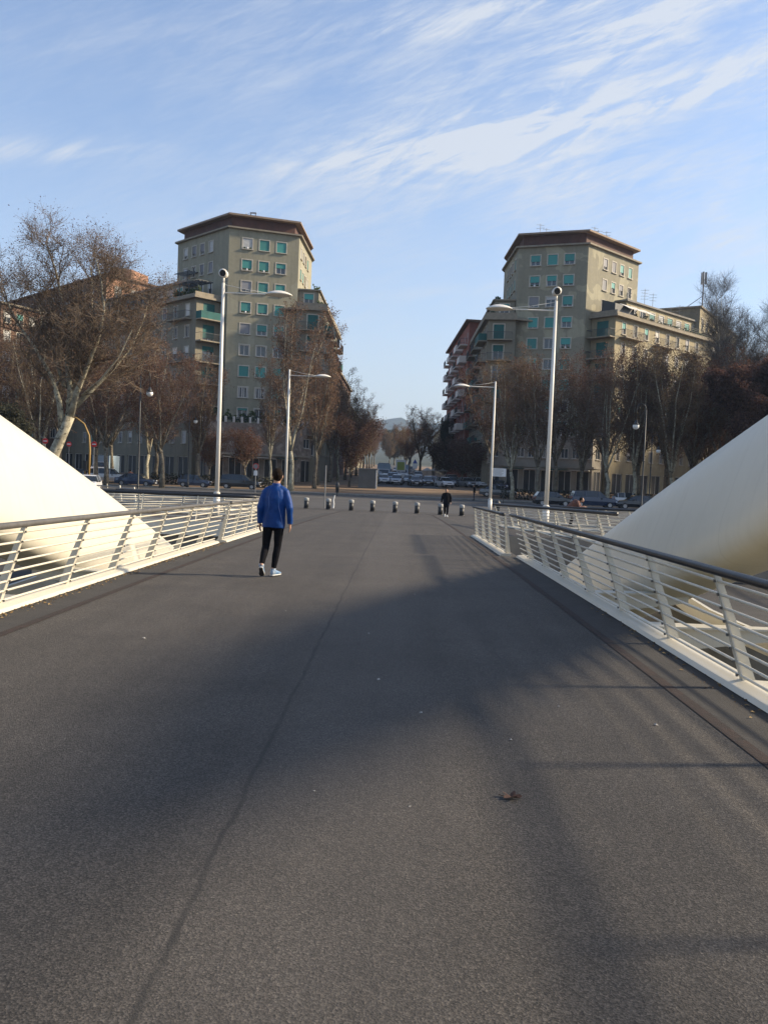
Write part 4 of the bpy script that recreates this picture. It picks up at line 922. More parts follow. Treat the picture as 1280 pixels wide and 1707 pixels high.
def swing(mir,label,wm):
    s=Bld('street_wing',label,'building',wm,mir); rg=s.rng
    a=(-15.5,122.9); P_=(-11.6,123.5); Q_=(-11.5,149.5); Rr=(-19,149.5); poly=[a,P_,Q_,Rr,(-19,124.5)]
    l=math.dist(a,P_); s.fac(a,P_,GZ,24.3,[(l*.6,22.6-r*FL,1.5,2.2,[1,.4,0,.7,0,1,0][r],'teal2','d') for r in range(7)])
    L=math.dist(P_,Q_); wn=[]
    for r in range(7):
        for c in range(8): wn.append((2+c*3.1,22.7-r*FL,1.2,1.9,rg.choice([0,.4,1]),rg.choice(['teal','greysh']),'d'))
    s.fac(P_,Q_,GZ,24.3,wn); s.fac(Q_,Rr,GZ,24.3); s.fac(Rr,poly[4],GZ,24.3); s.cap(poly,24.29,'concrete')
    s.slab('cornice',offp(poly,.6),24.3,24.55,'cornice')
    at=[(-15.5,124.6),(-12.6,125),(-12.5,149),(-19,149)]; s.fac(at[0],at[1],24.55,27.4,[(1.5,26,1.3,1.9,.4,'teal','d')]); s.fac(at[1],at[2],24.55,27.4,[(2.5+i*3,26,1.4,2,.6,'greysh','d') for i in range(7)]); s.fac(at[2],at[3],24.55,27.4); s.fac(at[3],at[0],24.55,27.4); s.cap(at,27.39,'cornice')
    s.slab('attic_roof',offp(at,.3),27.4,27.6,'cornice')
    pp=offp(poly,.5); s.fac(pp[0],pp[1],24.55,25.3,(),'cornice'); s.fac(pp[1],pp[2],24.55,25.2,(),'cornice')
    for r in range(6):
        s.balcony(a,P_,l*.55,21.4-r*FL,l*.9,1.1)
        for c in range(3): s.balcony(P_,Q_,4+c*8.4,21.5-r*FL,5.6,1.2,solid='teal2' if (r+c)%3==0 else None)
    s.plants(P_,Q_,0,L,25.2,.8,120,.8); s.plants(at[1],at[2],0,24,27.6,.5,120,.8,'roof_plants')
    return s.done()
swing(False,'narrow apartment block facing the avenue from the left tower','wing')
swing(True,'narrow apartment block facing the avenue beside the right tower','wing')
# red building with white balconies
s=Bld('red_apartment_block','brick red apartment block with stacked balconies on the right of the avenue','building','red')
A_,B_=(9.9,190),(11.2,150.6); L=math.dist(A_,B_)
wn=[(L-2.6-c*4.4,26-r*FL,1.4,1.9,s.rng.choice([0,.5,1]),'greysh','dn') for r in range(8) for c in range(8)]
s.fac(A_,B_,GZ,28.4,wn); s.fac(B_,(22,152),GZ,28.4); s.fac((22,152),(22,190),GZ,28.4); s.fac((22,190),A_,GZ,28.4); s.cap([A_,B_,(22,152),(22,190)],28.39,'brown')
s.slab('roof',offp([A_,B_,(22,152),(22,190)],.7),28.4,28.75,'brown')
for r in range(8):
    for c in range(5): s.balcony(A_,B_,L-4.2-c*7.4,24.7-r*FL,4.6,1.35,'frame',solid='frame' if (r+c)%2 else None)
s.done()
s=Bld('corner_block','sand block with blank dark side wall, right of the sunlit wing','building','wing2')
A_,B_,C_,D_=(42.0,144.5),(47.6,141),(64,168),(52,176); L=math.dist(B_,C_)
s.fac(A_,B_,GZ,30.4,(),'wing'); s.fac(B_,C_,GZ,30.4,[(2+c*3.2,28-r*FL,1.2,1.7,s.rng.choice([0,1,.5]),'greysh','') for r in range(9) for c in range(9)])  # side wall turned from the sun gets darker plaster, shade put into its colour
s.fac(C_,D_,GZ,30.4); s.fac(D_,A_,GZ,30.4); s.cap([A_,B_,C_,D_],30.39,'concrete'); s.slab('roof',offp([A_,B_,C_,D_],.3),30.4,30.65,'cornice')
for r in range(8):
    for c in range(3): s.balcony(B_,C_,5+c*9,26.6-r*FL,5.4,1.1,solid='curtain' if r%2 else None)
s.done()
t=thing('phone_mast','grey phone antenna mast with stay on the roof right of the sunlit wing','mast',(50.6,149,30.6)); b=MB()
b.tube([(0,0,0),(0,0,5.6)],.12,'grey',6); b.build('pole',t)
b=MB(); b.tube([(0,0,3.4),(-4.6,0,-.1)],.06,'grey',5); b.tube([(0,0,2),(-1.3,1,0)],.05,'grey',5); b.build('stay',t)
for k in range(3): a=k*2.1; b=MB(); b.box((.35*math.cos(a),.35*math.sin(a),6.4),(.28,.28,2.0),'grey',a); b.build('antenna_panel',t)
s=Bld('brick_block','orange and brown brick block rising behind the left wing','building','brown')
A_,B_,C_,D_=(-118,214),(-51.5,148),(-45,158),(-95,222); L=math.dist(A_,B_)
s.fac(A_,B_,GZ,33.6,[(L-2-c*3.3,31.2-r*FL,1.2,1.7,s.rng.choice([0,1,.5]),'greysh','') for r in range(5) for c in range(16)])
s.fac(B_,C_,GZ,33.6,[(2.5+c*3.5,31.2-r*FL,1.2,1.7,.6,'blind','') for r in range(4) for c in range(3)],'orange'); s.fac(C_,D_,GZ,33.6); s.fac(D_,A_,GZ,33.6); s.cap([A_,B_,C_,D_],33.59,'brown'); s.slab('roof',offp([A_,B_,C_,D_],.5),33.6,33.9,'brown')  # sun-facing wall is orange: its sunlight is put into the brick colour
s.slab('roof_room',[(-52,151),(-48.5,152),(-47,157),(-52,157)],33.9,35.6,'orange')
s.done()
def plainblock(label,A,B,C_,D,z,m,rows,cols,name='apartment_block'):
    s=Bld(name,label,'building',m); L=math.dist(A,B); L2=math.dist(B,C_)
    s.fac(A,B,GZ,z,[(L*(c+.5)/cols,z-2-r*FL,1.2,1.7,s.rng.choice([0,1,.5]),s.rng.choice(['greysh','teal','blind']),'') for r in range(rows) for c in range(cols)])
    s.fac(B,C_,GZ,z,[(L2*(c+.5)/cols,z-2-r*FL,1.2,1.7,s.rng.choice([0,1,.5]),s.rng.choice(['greysh','teal','blind']),'') for r in range(rows) for c in range(cols)])
    s.fac(C_,D,GZ,z); s.fac(D,A,GZ,z); s.cap([A,B,C_,D],z-.01,'concrete'); s.slab('roof',offp([A,B,C_,D],.4),z,z+.3,'cornice'); return s.done()
plainblock('brown block behind the trees on the left of the avenue',(-24,152),(-12,152),(-12,200),(-24,200),20,'brown',5,7)
plainblock('low pale block farther down the left of the avenue',(-24,206),(-12.5,206),(-12.5,290),(-24,290),17,'wing',4,9)
plainblock('sand block farther down the right of the avenue',(24,196),(24,290),(11,290),(11,196),14,'wing2',3,9)
plainblock('dark brown block at the far left edge behind the leaning plane',(-100,150),(-64,136),(-58,150),(-95,168),26,'brown',7,6)
plainblock('sand coloured block at the far right edge behind the dark tree',(58,150),(66,134),(100,150),(92,170),20,'wing2',6,6)
# ------------------------------------------------------------------ trees
def tree_meshes(name,seed,H,fork,r0,nl,tilt,leaf,twm,bark,nleaf,lsz,fine=1.0,leader=False,trunk=None,limbs=None,bl=1.0,low=.22):
    r=random.Random(seed); tb=MB(); cb=MB(); lv=[]
    pts=trunk or [(0,0,-.3),(r.uniform(-.1,.1),0,fork*.35),(r.uniform(-.2,.2),r.uniform(-.2,.2),fork*.7),(r.uniform(-.3,.3),r.uniform(-.3,.3),fork)]
    rr=[r0*1.35]+[r0*(1-.28*i/(len(pts)-1)) for i in range(1,len(pts))]
    tb.tube(pts,rr,bark,10)
    top=Vector(pts[-1])
    def seg(p,d,L,n,up,wob):
        out=[p.copy()]; d=d.normalized()
        for i in range(n):
            d=(d+Vector((r.gauss(0,wob),r.gauss(0,wob),r.gauss(0,wob)*.6+up))).normalized(); p=p+d*(L/n); out.append(p.copy())
        return out
    def leaves(p,k,spread):
        for _ in range(k): lv.append(p+Vector((r.gauss(0,spread),r.gauss(0,spread),r.gauss(0,spread))))
    def branch(p,d,L,rad,lev):
        q=seg(p,d,L,4,.10,.16)
        cb.tube(q,[rad*(1-.2*i) for i in range(5)],twm,4,False)
        for i in range(1,5):
            for k in range(int((2 if lev else 3)*fine+r.random())):
                a=Vector((r.gauss(0,1),r.gauss(0,1),r.gauss(.25,.7))).normalized(); dd=(q[i]-q[i-1]).normalized()*.7+a
                if lev>0: branch(q[i],dd,L*r.uniform(.4,.6),rad*.45,lev-1)
                else:
                    w_=seg(q[i],dd,r.uniform(.5,1.1)*bl,2,.08,.2); cb.tube(w_,[rad*.45,rad*.35,rad*.2],twm,3,False)
                    for z in w_[1:]: leaves(z,nleaf,.22*bl)
    specs=limbs or [None]*nl
    for i,sp in enumerate(specs):
        if sp: q=[Vector(p) for p in sp[0]]; rad=sp[1]
        else:
            az=2*math.pi*(i+r.uniform(-.25,.25))/nl; ti=R(tilt)*r.uniform(.45,1.15)
            if leader and i==0: ti=.05
            d=Vector((math.cos(az)*math.sin(ti),math.sin(az)*math.sin(ti),math.cos(ti))); Ll=(H-fork)*r.uniform(.78,1.02)/max(.6,math.cos(ti*.6))
            st=Vector(pts[-1]) if r.random()<.7 else Vector(pts[-2])*.5+Vector(pts[-1])*.5
            q=seg(st,d,Ll,9,.045,.07); rad=r0*r.uniform(.38,.55)
        n=len(q)-1; tb.tube(q,[rad*(.14+.86*(1-k/n)**1.5)+.012 for k in range(n+1)],bark,7,True)
        for k in range(1,n+1):
            f=k/n
            if f<low: continue
            for m_ in range(int((1.6+1.4*f)*fine+r.random())):
                a=r.uniform(0,2*math.pi); d=(q[k]-q[k-1]).normalized(); o=d.orthogonal().normalized(); o=(Matrix.Rotation(a,3,d)@o)
                branch(q[k-1].lerp(q[k],r.random()),d*.75+o*.8,(H*.16)*(1.15-.6*f)*r.uniform(.7,1.2)*bl,rad*(1-.8*f)*.5+.012,1 if fine>=1 else 0)
    # leaves as curled two-triangle pieces
    for p in lv:
        e=Vector((r.gauss(0,1),r.gauss(0,1),r.gauss(0,1))).normalized(); f_=e.orthogonal().normalized(); f_=Matrix.Rotation(r.uniform(0,6.28),3,e)@f_; g_=e.cross(f_)
        s1=lsz*r.uniform(.5,1.15); k=len(cb.v)
        cb.v+= [tuple(p-f_*s1),tuple(p+g_*s1*.6+e*s1*.25),tuple(p+f_*s1),tuple(p-g_*s1*.6+e*s1*.2)]
        cb.f.append((k,k+1,k+2,k+3)); cb.m.append(cb.mi(leaf))
    return tb.mesh(name+'_trunk',True),cb.mesh(name+'_crown')
TM={}
def tmesh(k,*a,**kw): TM[k]=tree_meshes(k,*a,**kw)
tmesh('p1',11,18,4.6,.34,6,26,'leaf','twig','barkd',4,.10,fine=.95)
tmesh('p2',12,18,4.0,.30,5,22,'leaf','twig','bark',4,.095,fine=.95)
tmesh('p3',13,18,5.0,.32,6,30,'leafr','twig','barkd',4,.10,fine=.95)
tmesh('p4',14,18,3.6,.30,7,20,'leafo','twig','bark',4,.10,fine=.95)
tmesh('dense',15,16,3.4,.34,8,34,'leafd','twig','barkd',9,.14,fine=1.0)
tmesh('ever',16,9,2.2,.2,9,36,'leafg','twig','barkd',9,.15,fine=.95,low=.05)
tmesh('bare',17,22,5.0,.3,9,24,'leafr','twigg','bark',0,.1,fine=1.35)
tmesh('round',18,16,3.0,.3,8,30,'leafo','twig','barkd',6,.12,fine=.95)
tmesh('low',20,8,2.0,.16,7,40,'leafd','twig','barkd',3,.12,fine=.9,low=.1)
tmesh('small',19,7,2.2,.14,6,36,'leafr','twig','barkd',2,.1,fine=.9)
def tree(k,x,y,H,label,rz=0,group=None,name='plane_tree',cat='tree',sx=1.0,z=None):
    h0={'p1':18,'p2':18,'p3':18,'p4':18,'dense':16,'ever':9,'bare':22,'round':16,'small':7,'low':8}[k]
    t=thing(name,label,cat,(x,y,gz(y) if z is None else z),rz,group); s_=H/h0; t.scale=(s_*sx,s_*sx,s_)
    link('trunk',TM[k][0],t); link('crown',TM[k][1],t); return t
rt=random.Random(77)
LG='brown leaved plane trees crowding before the left buildings'; LL='slender plane tree with dry brown leaves crowding before the left buildings'
for x,y,H,k in [(-49,92,17,'p3'),(-45,96,18,'p1'),(-41,103,18.5,'p3'),(-39,93,16,'p4'),(-35.5,100,18.5,'p1'),(-32.2,94,17.5,'p3'),(-29.2,99,18.5,'p2'),(-26.3,95,17.6,'p3'),(-24.2,103,17.5,'p1'),(-47,108,19,'p1'),(-37,110,18,'p3'),(-31,109,17.5,'p1'),(-53,99,18,'p1'),(-57,106,19,'p3')]:
    tree(k,x,y,H*(.86 if x>-38 else .95),LL,rt.uniform(0,6.3),LG)
AG='plane trees lining the left side of the avenue'
tree('p2',-12.3,98,20.5,'tall pale trunked plane tree standing in front of the left tower corner',4.3,sx=.9)
tree('p1',-10.4,106,19.5,'plane tree right behind the tall one before the left tower',5.3,sx=.68)
tree('p2',-15.6,104,15.0,'slender plane tree directly before the left tower windows',.4,sx=.8)
for i,(x,y,H,k) in enumerate([(-10.8,114,16.0,'p1'),(-10,124,16,'p1'),(-9.6,135,15.5,'p4'),(-9.2,147,15.3,'p1'),(-9.0,160,15,'p3'),(-8.8,176,14.6,'p1'),(-8.8,194,14.2,'p4'),(-9,214,14.5,'p1'),(-9,238,14.5,'p3'),(-9.3,266,15,'p1'),(-9.6,300,15,'p3'),(-10,340,15,'p1')]):
    tree(k,x,y,H,'brown leaved plane tree in the receding row left of the avenue',rt.uniform(0,6.3),AG,sx=.85)
tree('low',-6.6,114,9.0,'dark rounded tree beside the grey hut left of the avenue',0,name='round_tree',sx=.8)
tree('small',-19.5,108,6.5,'small bare tree under the left tower terrace',0,name='small_tree')
tree('small',-23.5,106,6.0,'small bare tree left of the one under the left tower terrace',2,name='small_tree')
RG='brown leaved plane trees crowding before the right buildings'; RL='slender plane tree with dry brown leaves crowding before the right buildings'
for x,y,H,k in [(11.4,108,16.5,'p3'),(13.2,100,16,'p4'),(15.8,98,17,'p1'),(18.4,101,16.5,'p3'),(21.0,99,14.5,'p1'),(23.3,96,16.5,'p2'),(26.8,98,17.6,'p2'),(30.0,95,17,'p4'),(33.2,98,17.5,'p3'),(36.2,97,17,'p1'),(39.5,99,18,'p3'),(29.0,106,16,'p1'),(42.5,104,18,'p1'),(46,100,18,'p3'),(24.8,103,17,'p3'),(28.3,102,17.5,'p1'),(31.8,102,18,'p3'),(34.8,103,18,'p1'),(38,106,18,'p3')]:
    tree(k,x,y,H,RL,rt.uniform(0,6.3),RG,sx=.92)
tree('dense',36.8,84,14.6,'dark red brown dense tree at the right edge',.6,name='dense_tree')
tree('dense',41.0,88,15.4,'dark dense tree cut by the right edge of the photo',2.6,name='dense_tree')
tree('bare',40.5,102,25,'bare grey tree rising above the dark tree at right',1.0,name='bare_tree',sx=.9)
tree('p1',4.4,182,14.6,'round brown tree standing alone in the gap of the avenue',0,name='round_tree',sx=1.05)
tree('p3',2.2,205,12.6,'smaller brown tree left behind the round one in the avenue gap',1,name='round_tree',sx=1.1)
tree('p3',6.8,172,13.6,'tallest brown tree standing beside the red block in the avenue',2,name='round_tree',sx=1.1)
tree('ever',-2.5,420,16,'dark blue green tree closing the far end of the avenue',0,sx=1.2,name='evergreen_tree')
tree('round',2.5,330,15,'hazy brown tree at the far end of the avenue',1,name='round_tree',sx=1.3)
tree('round',-4.5,380,15,'hazy brown tree left of the dark one at the avenue end',3,name='round_tree',sx=1.0)
tree('p4',1.5,250,12,'yellowish tree far down the right of the avenue',1,sx=1.1)
tree('low',9.8,136,7.4,'low dark tree beneath the red block',0,name='dense_tree',sx=1.25)
tree('low',8.0,150,7.0,'low dark tree behind the bright white car',2,name='dense_tree',sx=1.1)
tree('low',12.2,128,7.0,'low dark tree left of the notice board',4,name='dense_tree',sx=1.4)
tree('ever',9.2,168,11,'dark conifer shaped tree just left of the red block',0,name='evergreen_tree',sx=.32)
tree('ever',-31.5,66,6.2,'dark green bush tree peeping over the left arch',0,name='evergreen_tree',sx=1.2)
tree('ever',-37.5,68,7.2,'dark green tree at the left edge above the arch',2,name='evergreen_tree',sx=1.2)
# the large leaning plane near the left arch, limbs laid out in 3D
bx,by=-21.3,52
def L3(pts): return [(p[0]-bx,p[1],p[2]-gz(by)) for p in pts]
tr=L3([(-21.75,0,-1.5),(-21.4,0,.8),(-21.05,.05,2.2),(-20.5,.1,3.7),(-20.15,.1,4.6)])
lim=[(L3([(-20.6,.1,3.6),(-20.75,-.1,5.6),(-21.2,-.3,7.2),(-22.2,-.5,9.0),(-23.2,-.6,10.4),(-23.9,-.5,11.8),(-24.6,-.3,13.0)]),.19),
 (L3([(-20.2,.1,4.4),(-20.25,.4,6.0),(-20.6,.7,8.0),(-20.8,1.0,10.0),(-21.2,1.2,12.0),(-21.7,1.3,14.2),(-22.3,1.2,15.9)]),.24),
 (L3([(-20.1,.1,4.7),(-19.6,-.3,6.2),(-18.9,-.6,7.8),(-18.2,-.8,9.6),(-17.9,-.8,11.4),(-18.2,-.6,13.2),(-18.6,-.4,14.6)]),.20),
 (L3([(-19.9,.1,5.2),(-19.0,.5,6.4),(-17.9,.9,7.8),(-16.9,1.3,9.4),(-16.3,1.6,11.2),(-16.0,1.7,12.6)]),.17),
 (L3([(-20.3,.1,5.5),(-20.0,1.0,7.4),(-19.7,1.8,9.6),(-19.8,2.4,11.6),(-20.0,2.8,14.0),(-20.2,3.0,15.0)]),.15),
 (L3([(-20.6,.3,6.5),(-21.6,1.4,8.4),(-22.6,2.2,10.4),(-23.4,2.6,12.4),(-24.2,2.8,13.4)]),.13),
 (L3([(-19.4,.0,6.0),(-17.9,-1.0,7.0),(-16.7,-1.5,8.4),(-15.9,-1.8,10.0)]),.08)]
TM['big']=tree_meshes('big',31,17.5,5,.40,0,20,'leaf','twig','bark',1,.056,fine=1.15,trunk=tr,limbs=lim,bl=1.15,low=.27)
for x,y,H,k in [(52,98,18,'p1'),(58,94,18,'p3'),(65,99,19,'p1'),(72,95,18,'p3'),(49,90,17,'p3'),(80,99,19,'p1'),(34,110,16,'p1'),(40,112,16,'p3'),(50,124,16,'p3'),(54,128,17,'p1'),(48,130,15,'p3'),(59,126,17,'p3'),(64,130,18,'p1'),(44,120,13,'p1')]: tree(k,x,y,H,RL,rt.uniform(0,6.3),RG,sx=1.1)  # trees added on the sunward side to shade the right wing's lower walls
t=thing('plane_tree','large leaning plane tree with pale bark rising behind the left arch','tree',(bx,by,gz(by)-.0)); t.scale=(1,1,.94); link('trunk',TM['big'][0],t); link('crown',TM['big'][1],t)
# hedges
def hedge(x0,x1,y,h,label):
    b=MB(); r=random.Random(int(x0*7)); 
    for i in range(int((x1-x0)*90)):
        c=Vector((r.uniform(x0,x1),y+r.uniform(-.5,.5),gz(y)+r.uniform(0,h))); e=Vector([r.gauss(0,1) for _ in range(3)]).normalized(); f_=e.orthogonal().normalized(); s1=r.uniform(.06,.16)
        b.add([c-f_*s1,c+e*s1,c+f_*s1,c-e*s1],[(0,1,2,3)],'leafg')
    tag(b.build('hedge'),label,'hedge')
hedge(-30,-13.5,103.5,1.3,'dark low hedge behind the parked cars on the left'); hedge(12,30,101,1.2,'dark low hedge under the shops on the right')
ORD='first second third fourth fifth sixth seventh eighth ninth tenth eleventh twelfth thirteenth fourteenth fifteenth sixteenth seventeenth eighteenth nineteenth twentieth'.split()
for grp,txt,key,lim_ in ((LG,'plane tree before the left buildings, %s trunk from the left edge of the photo',lambda o:o.location.x/o.location.y,-.60),
  (RG,'plane tree before the right buildings, %s trunk counting rightwards from the avenue',lambda o:o.location.x/o.location.y,-9),
  (AG,'plane tree on the left side of the avenue, %s nearest in its row',lambda o:o.location.y,-9)):
    q=sorted([o for o in C.objects if o.get('group')==grp and ('slender' in o['label'] or 'receding' in o['label']) and key(o)>lim_ and 'directly' not in o['label']],key=key)
    for i,o in enumerate(q):
        if i<20 and (grp!=RG or o.location.x/o.location.y<.45): o['label']=txt%ORD[i]
# ------------------------------------------------------------------ hills
b=MB(); xs=np.linspace(-1450,1450,117); ys_=[430,600,1000,1500,1800,2050,2250,2400,2550,2900]
rh=random.Random(3); ph=[rh.uniform(0,6) for _ in range(6)]
def hz_(x,y):
    env={430:.02,600:.075,1000:.17,1500:.3,1800:.42,2050:.58,2250:.82,2400:1.0,2550:.9,2900:.1}[y]
    base=143+6*math.sin(x/170+ph[0])+3*math.sin(x/61+ph[1])+1.6*math.sin(x/19+ph[2]+y)+1.0*math.sin(x/7.3+y*.7)
    if y==2400: base+=9*math.exp(-((x+6)/24)**4)
    if x<0 and False: pass
    return base*env-2
vs=[(x,y,hz_(x,y)) for y in ys_ for x in xs]; nx=len(xs)
b.add(vs,[(j*nx+i,j*nx+i+1,(j+1)*nx+i+1,(j+1)*nx+i) for j in range(len(ys_)-1) for i in range(nx-1)],'hill'); tag(b.build('hills',smooth=True),kind='structure')
# ------------------------------------------------------------------ people
def figure(name,label,loc,rz,parts,scale=1.0,group=None):
    t=thing(name,label,'person',loc,rz,group); t.scale=(scale,)*3; out={}
    for nm,b,vox,sm,disp in parts:
        o=b.build(nm,t,True)
        if vox:
            m=o.modifiers.new('r','REMESH'); m.mode='VOXEL'; m.voxel_size=vox; m.use_smooth_shade=True
            m=o.modifiers.new('s','SMOOTH'); m.factor=.5; m.iterations=sm
            if disp:
                tx=bpy.data.textures.new('folds','CLOUDS'); tx.noise_scale=.16; m=o.modifiers.new('d','DISPLACE'); m.texture=tx; m.strength=disp; m.mid_level=.5
        out[nm]=o
    return t,out
def hand(b,w_,d,side,m='skin',curl=.5):
    """palm and five fingers hanging from the wrist w_, direction d"""
    w_=Vector(w_); d=Vector(d).normalized(); fwd=Vector((0,1,0)); fwd=(fwd-d*fwd.dot(d)).normalized(); sd_=d.cross(fwd)
    inn=Vector((-side,0,0)); inn=(inn-d*inn.dot(d)-fwd*inn.dot(fwd)).normalized()
    b.tube([w_-d*.03,w_+d*.02,w_+d*.06,w_+d*.095],[(.022,.03),(.02,.036),(.017,.042),(.013,.038)],m,10)
    for i,(o,l) in enumerate([(.030,.072),(.011,.082),(-.009,.076),(-.028,.060)]):
        p=w_+d*.088+fwd*o; q=p+d*l*.45+inn*l*.12*curl; r_=q+d*l*.32+inn*l*.35*curl; s_=r_+d*l*.12+inn*l*.3*curl
        b.tube([p,q,r_,s_],[.0098,.0092,.0085,.006],m,7)
    p=w_+d*.03+fwd*.034; b.tube([p,p+fwd*.024+d*.025+inn*.008,p+fwd*.03+d*.055+inn*.02,p+fwd*.026+d*.075+inn*.03],[.013,.0115,.010,.007],m,7)
def head(b,c,m='skin'):
    c=Vector(c); b.ell(c,(.076,.096,.112),m,18,12); b.ell(c+Vector((0,.035,-.055)),(.056,.062,.062),m,12,8)
    b.tube([c+Vector((0,.088,.02)),c+Vector((0,.112,-.022)),c+Vector((0,.09,-.035))],[.009,.015,.01],m,8)
    b.ell(c+Vector((0,.088,-.058)),(.024,.012,.009),m,8,5)
    for s in(-1,1): b.ell(c+Vector((s*.079,-.005,-.012)),(.011,.020,.032),m,8,6); b.ell(c+Vector((s*.03,.083,.012)),(.015,.010,.008),m,8,5)
def rig(J,cloth_top,cloth_leg,shoe,sole,vox,hem=.78,fat=1.0,hairm='hair',loose=1.0,heel=None):
    """J: joints dict; returns parts"""
    V=Vector; body=MB(); head(body,J['head'])
    body.tube([V(J['head'])+V((0,-.01,-.05)),V(J['neck']),V(J['chest'])],[(.052,.058),(.06,.062),(.13,.09)],'skin',12)
    body.tube([J['neck'],J['chest'],J['waist'],J['hip']],[(.08,.07),(.15,.10),(.125,.09),(.145,.105)],'skin',14)
    for s,k in((-1,'L'),(1,'R')):
        body.tube([J['sh'+k],J['el'+k],J['wr'+k]],[.045,.036,.025],'skin',9); d=V(J['wr'+k])-V(J['el'+k]); hand(body,J['wr'+k],d,s)
        body.tube([J['hp'+k],J['kn'+k],J['an'+k]],[.07,.048,.035],'skin',9)
    top=MB(); N_,Ch,Wa,Hi=V(J['neck']),V(J['chest']),V(J['waist']),V(J['hip'])
    dn=(Hi-Wa).normalized(); low=Hi+dn*(.12)
    top.tube([N_+(N_-Ch).normalized()*.05,N_,N_.lerp(Ch,.30),Ch,Wa,Hi,low],[(.066*fat,.070*fat),(.078*fat,.08*fat),(.150*fat,.108*fat),(.188*fat,.128*fat),(.180*fat,.124*fat),(.184*fat,.128*fat),(.186*fat,.128*fat)],cloth_top,20)
    for k in 'LR':
        s_,e_,w_=V(J['sh'+k]),V(J['el'+k]),V(J['wr'+k]); ins=s_.lerp(Ch,.45)
        top.tube([N_.lerp(Ch,.12),N_.lerp(s_,.55)+V((0,0,-.0)),s_],[.062*fat,.066*fat,.066*fat],cloth_top,12)
        top.tube([s_.lerp(Ch,.25),s_,s_.lerp(e_,.5),e_,e_.lerp(w_,.6),w_],[.050*fat,.070*fat,.066*fat,.058*fat,.050*fat,.043*fat],cloth_top,12)
    for k in 'LR': top.ell(V(J['sh'+k])+V((0,0,-.018)),(.072*fat,.074*fat,.066*fat),cloth_top,12,8)
    leg=MB(); leg.ell(Hi+dn*.03,(.158*fat,.118*fat,.14),cloth_leg,14,8)
    for k in 'LR':
        h_,n_,a_=V(J['hp'+k]),V(J['kn'+k]),V(J['an'+k]); leg.tube([h_+V((0,0,.06)),h_,h_.lerp(n_,.5),n_,n_.lerp(a_,.35),n_.lerp(a_,.9)],[.09*fat*loose,.092*fat*loose,.076*loose,.062*loose,.062*loose,.044*loose],cloth_leg,12)
    parts=[('body',body,vox,2,0),('jacket',top,vox*1.3,4,.018),('trousers',leg,vox*1.3,3,.012)]
    for k in 'LR':
        a_=V(J['an'+k]); t_=V(J['toe'+k]); d=(t_-a_); dh=V((d.x,d.y,0)).normalized(); heelp=V(J['heel'+k]); u=(t_-heelp).normalized(); up=u.cross(V((-dh.y,dh.x,0))).normalized(); 
        if up.z<0: up=-up
        if (a_-heelp).dot(up)<0: up=-up
        sb=MB(); rings=[]; sd_=u.cross(up)
        def ring(f,w_,z0,z1): c=heelp+u*(f*(t_-heelp).length); return [c+sd_*(w_*math.cos(q))+up*((z0+z1)/2+(z1-z0)/2*math.sin(q)) for q in [2*math.pi*i/12 for i in range(12)]]
        sb.loft([ring(-.02,.020,.02,.05),ring(.03,.034,.012,.095),ring(.22,.037,.012,.105),ring(.5,.040,.012,.085),ring(.78,.046,.012,.06),ring(.97,.034,.012,.045),ring(1.02,.015,.015,.03)],shoe)
        sb.tube([heelp+u*.06+up*.05,a_+V((0,0,.03))],[.040,.042],shoe,10)
        so=MB(); so.loft([ring(-.035,.018,-.004,.016),ring(.02,.036,-.006,.020),ring(.3,.034,-.006,.020),ring(.75,.050,-.006,.018),ring(.98,.036,-.004,.018),ring(1.05,.014,0,.014)],sole)
        tr_=MB(); tr_.loft([ring(0,.022,-.012,-.004),ring(.06,.032,-.013,-.004),ring(.3,.031,-.013,-.004),ring(.75,.046,-.013,-.004),ring(.98,.030,-.012,-.004)],'soled')
        parts+= [('shoe',sb,0,0,0),('sole',so,0,0,0),('outsole',tr_,0,0,0)]
    hr=MB(); c=V(J['head']); hr.ell(c+V((0,-.022,.026)),(.087,.098,.104),hairm,18,12); hr.ell(c+V((0,-.045,-.02)),(.074,.058,.075),hairm,14,8)
    parts.append(('hair',hr,.009,1,.012))
    return parts
J=dict(head=(-.005,.03,1.645),neck=(-.02,.0,1.475),chest=(-.03,-.01,1.28),waist=(-.035,0,1.06),hip=(-.04,0,.92),
 shL=(-.19,0,1.375),elL=(-.26,-.05,1.12),wrL=(-.270,.02,.875),shR=(.135,0,1.385),elR=(.215,-.06,1.13),wrR=(.222,.0,.88),
 hpL=(-.13,0,.88),knL=(-.165,.06,.49),anL=(-.190,-.20,.185),heelL=(-.190,-.235,.165),toeL=(-.195,-.065,.015),
 hpR=(.05,.0,.88),knR=(.025,.06,.49),anR=(-.03,.03,.095),heelR=(-.045,-.03,.013),toeR=(.055,.215,.013))
t,ps=figure('person','man in a bright blue jacket and black trousers walking away along the deck','x' and (-1.96,13.9,zd(13.9)+.005),0,rig(J,'jacket','black','shoe','sole',.0075))
# bald spot and jacket seams
b=MB(); b.ell((-.005,.0,1.742),(.032,.036,.016),'skin',12,6); b.build('bald_spot',ps['hair'])
for sgn in(-1,1):
    b=MB(); b.tube([(-.03+sgn*.06,-.135,1.40),(-.03+sgn*.085,-.152,1.30),(-.03+sgn*.075,-.150,1.16),(-.03+sgn*.12,-.128,.98),(-.03+sgn*.15,-.11,.84)],.0045,'jacket',5); b.build('piping',ps['jacket'])
for s_,k in((1,(.222,-.0,.88)),(-1,(-.27,.02,.875))):
    b=MB(); b.tube([(k[0]-s_*.0,k[1]-.005,k[2]-.012),(k[0],k[1],k[2]+.03)],[.042,.047],'jacket',14); b.build('cuff',ps['jacket'])
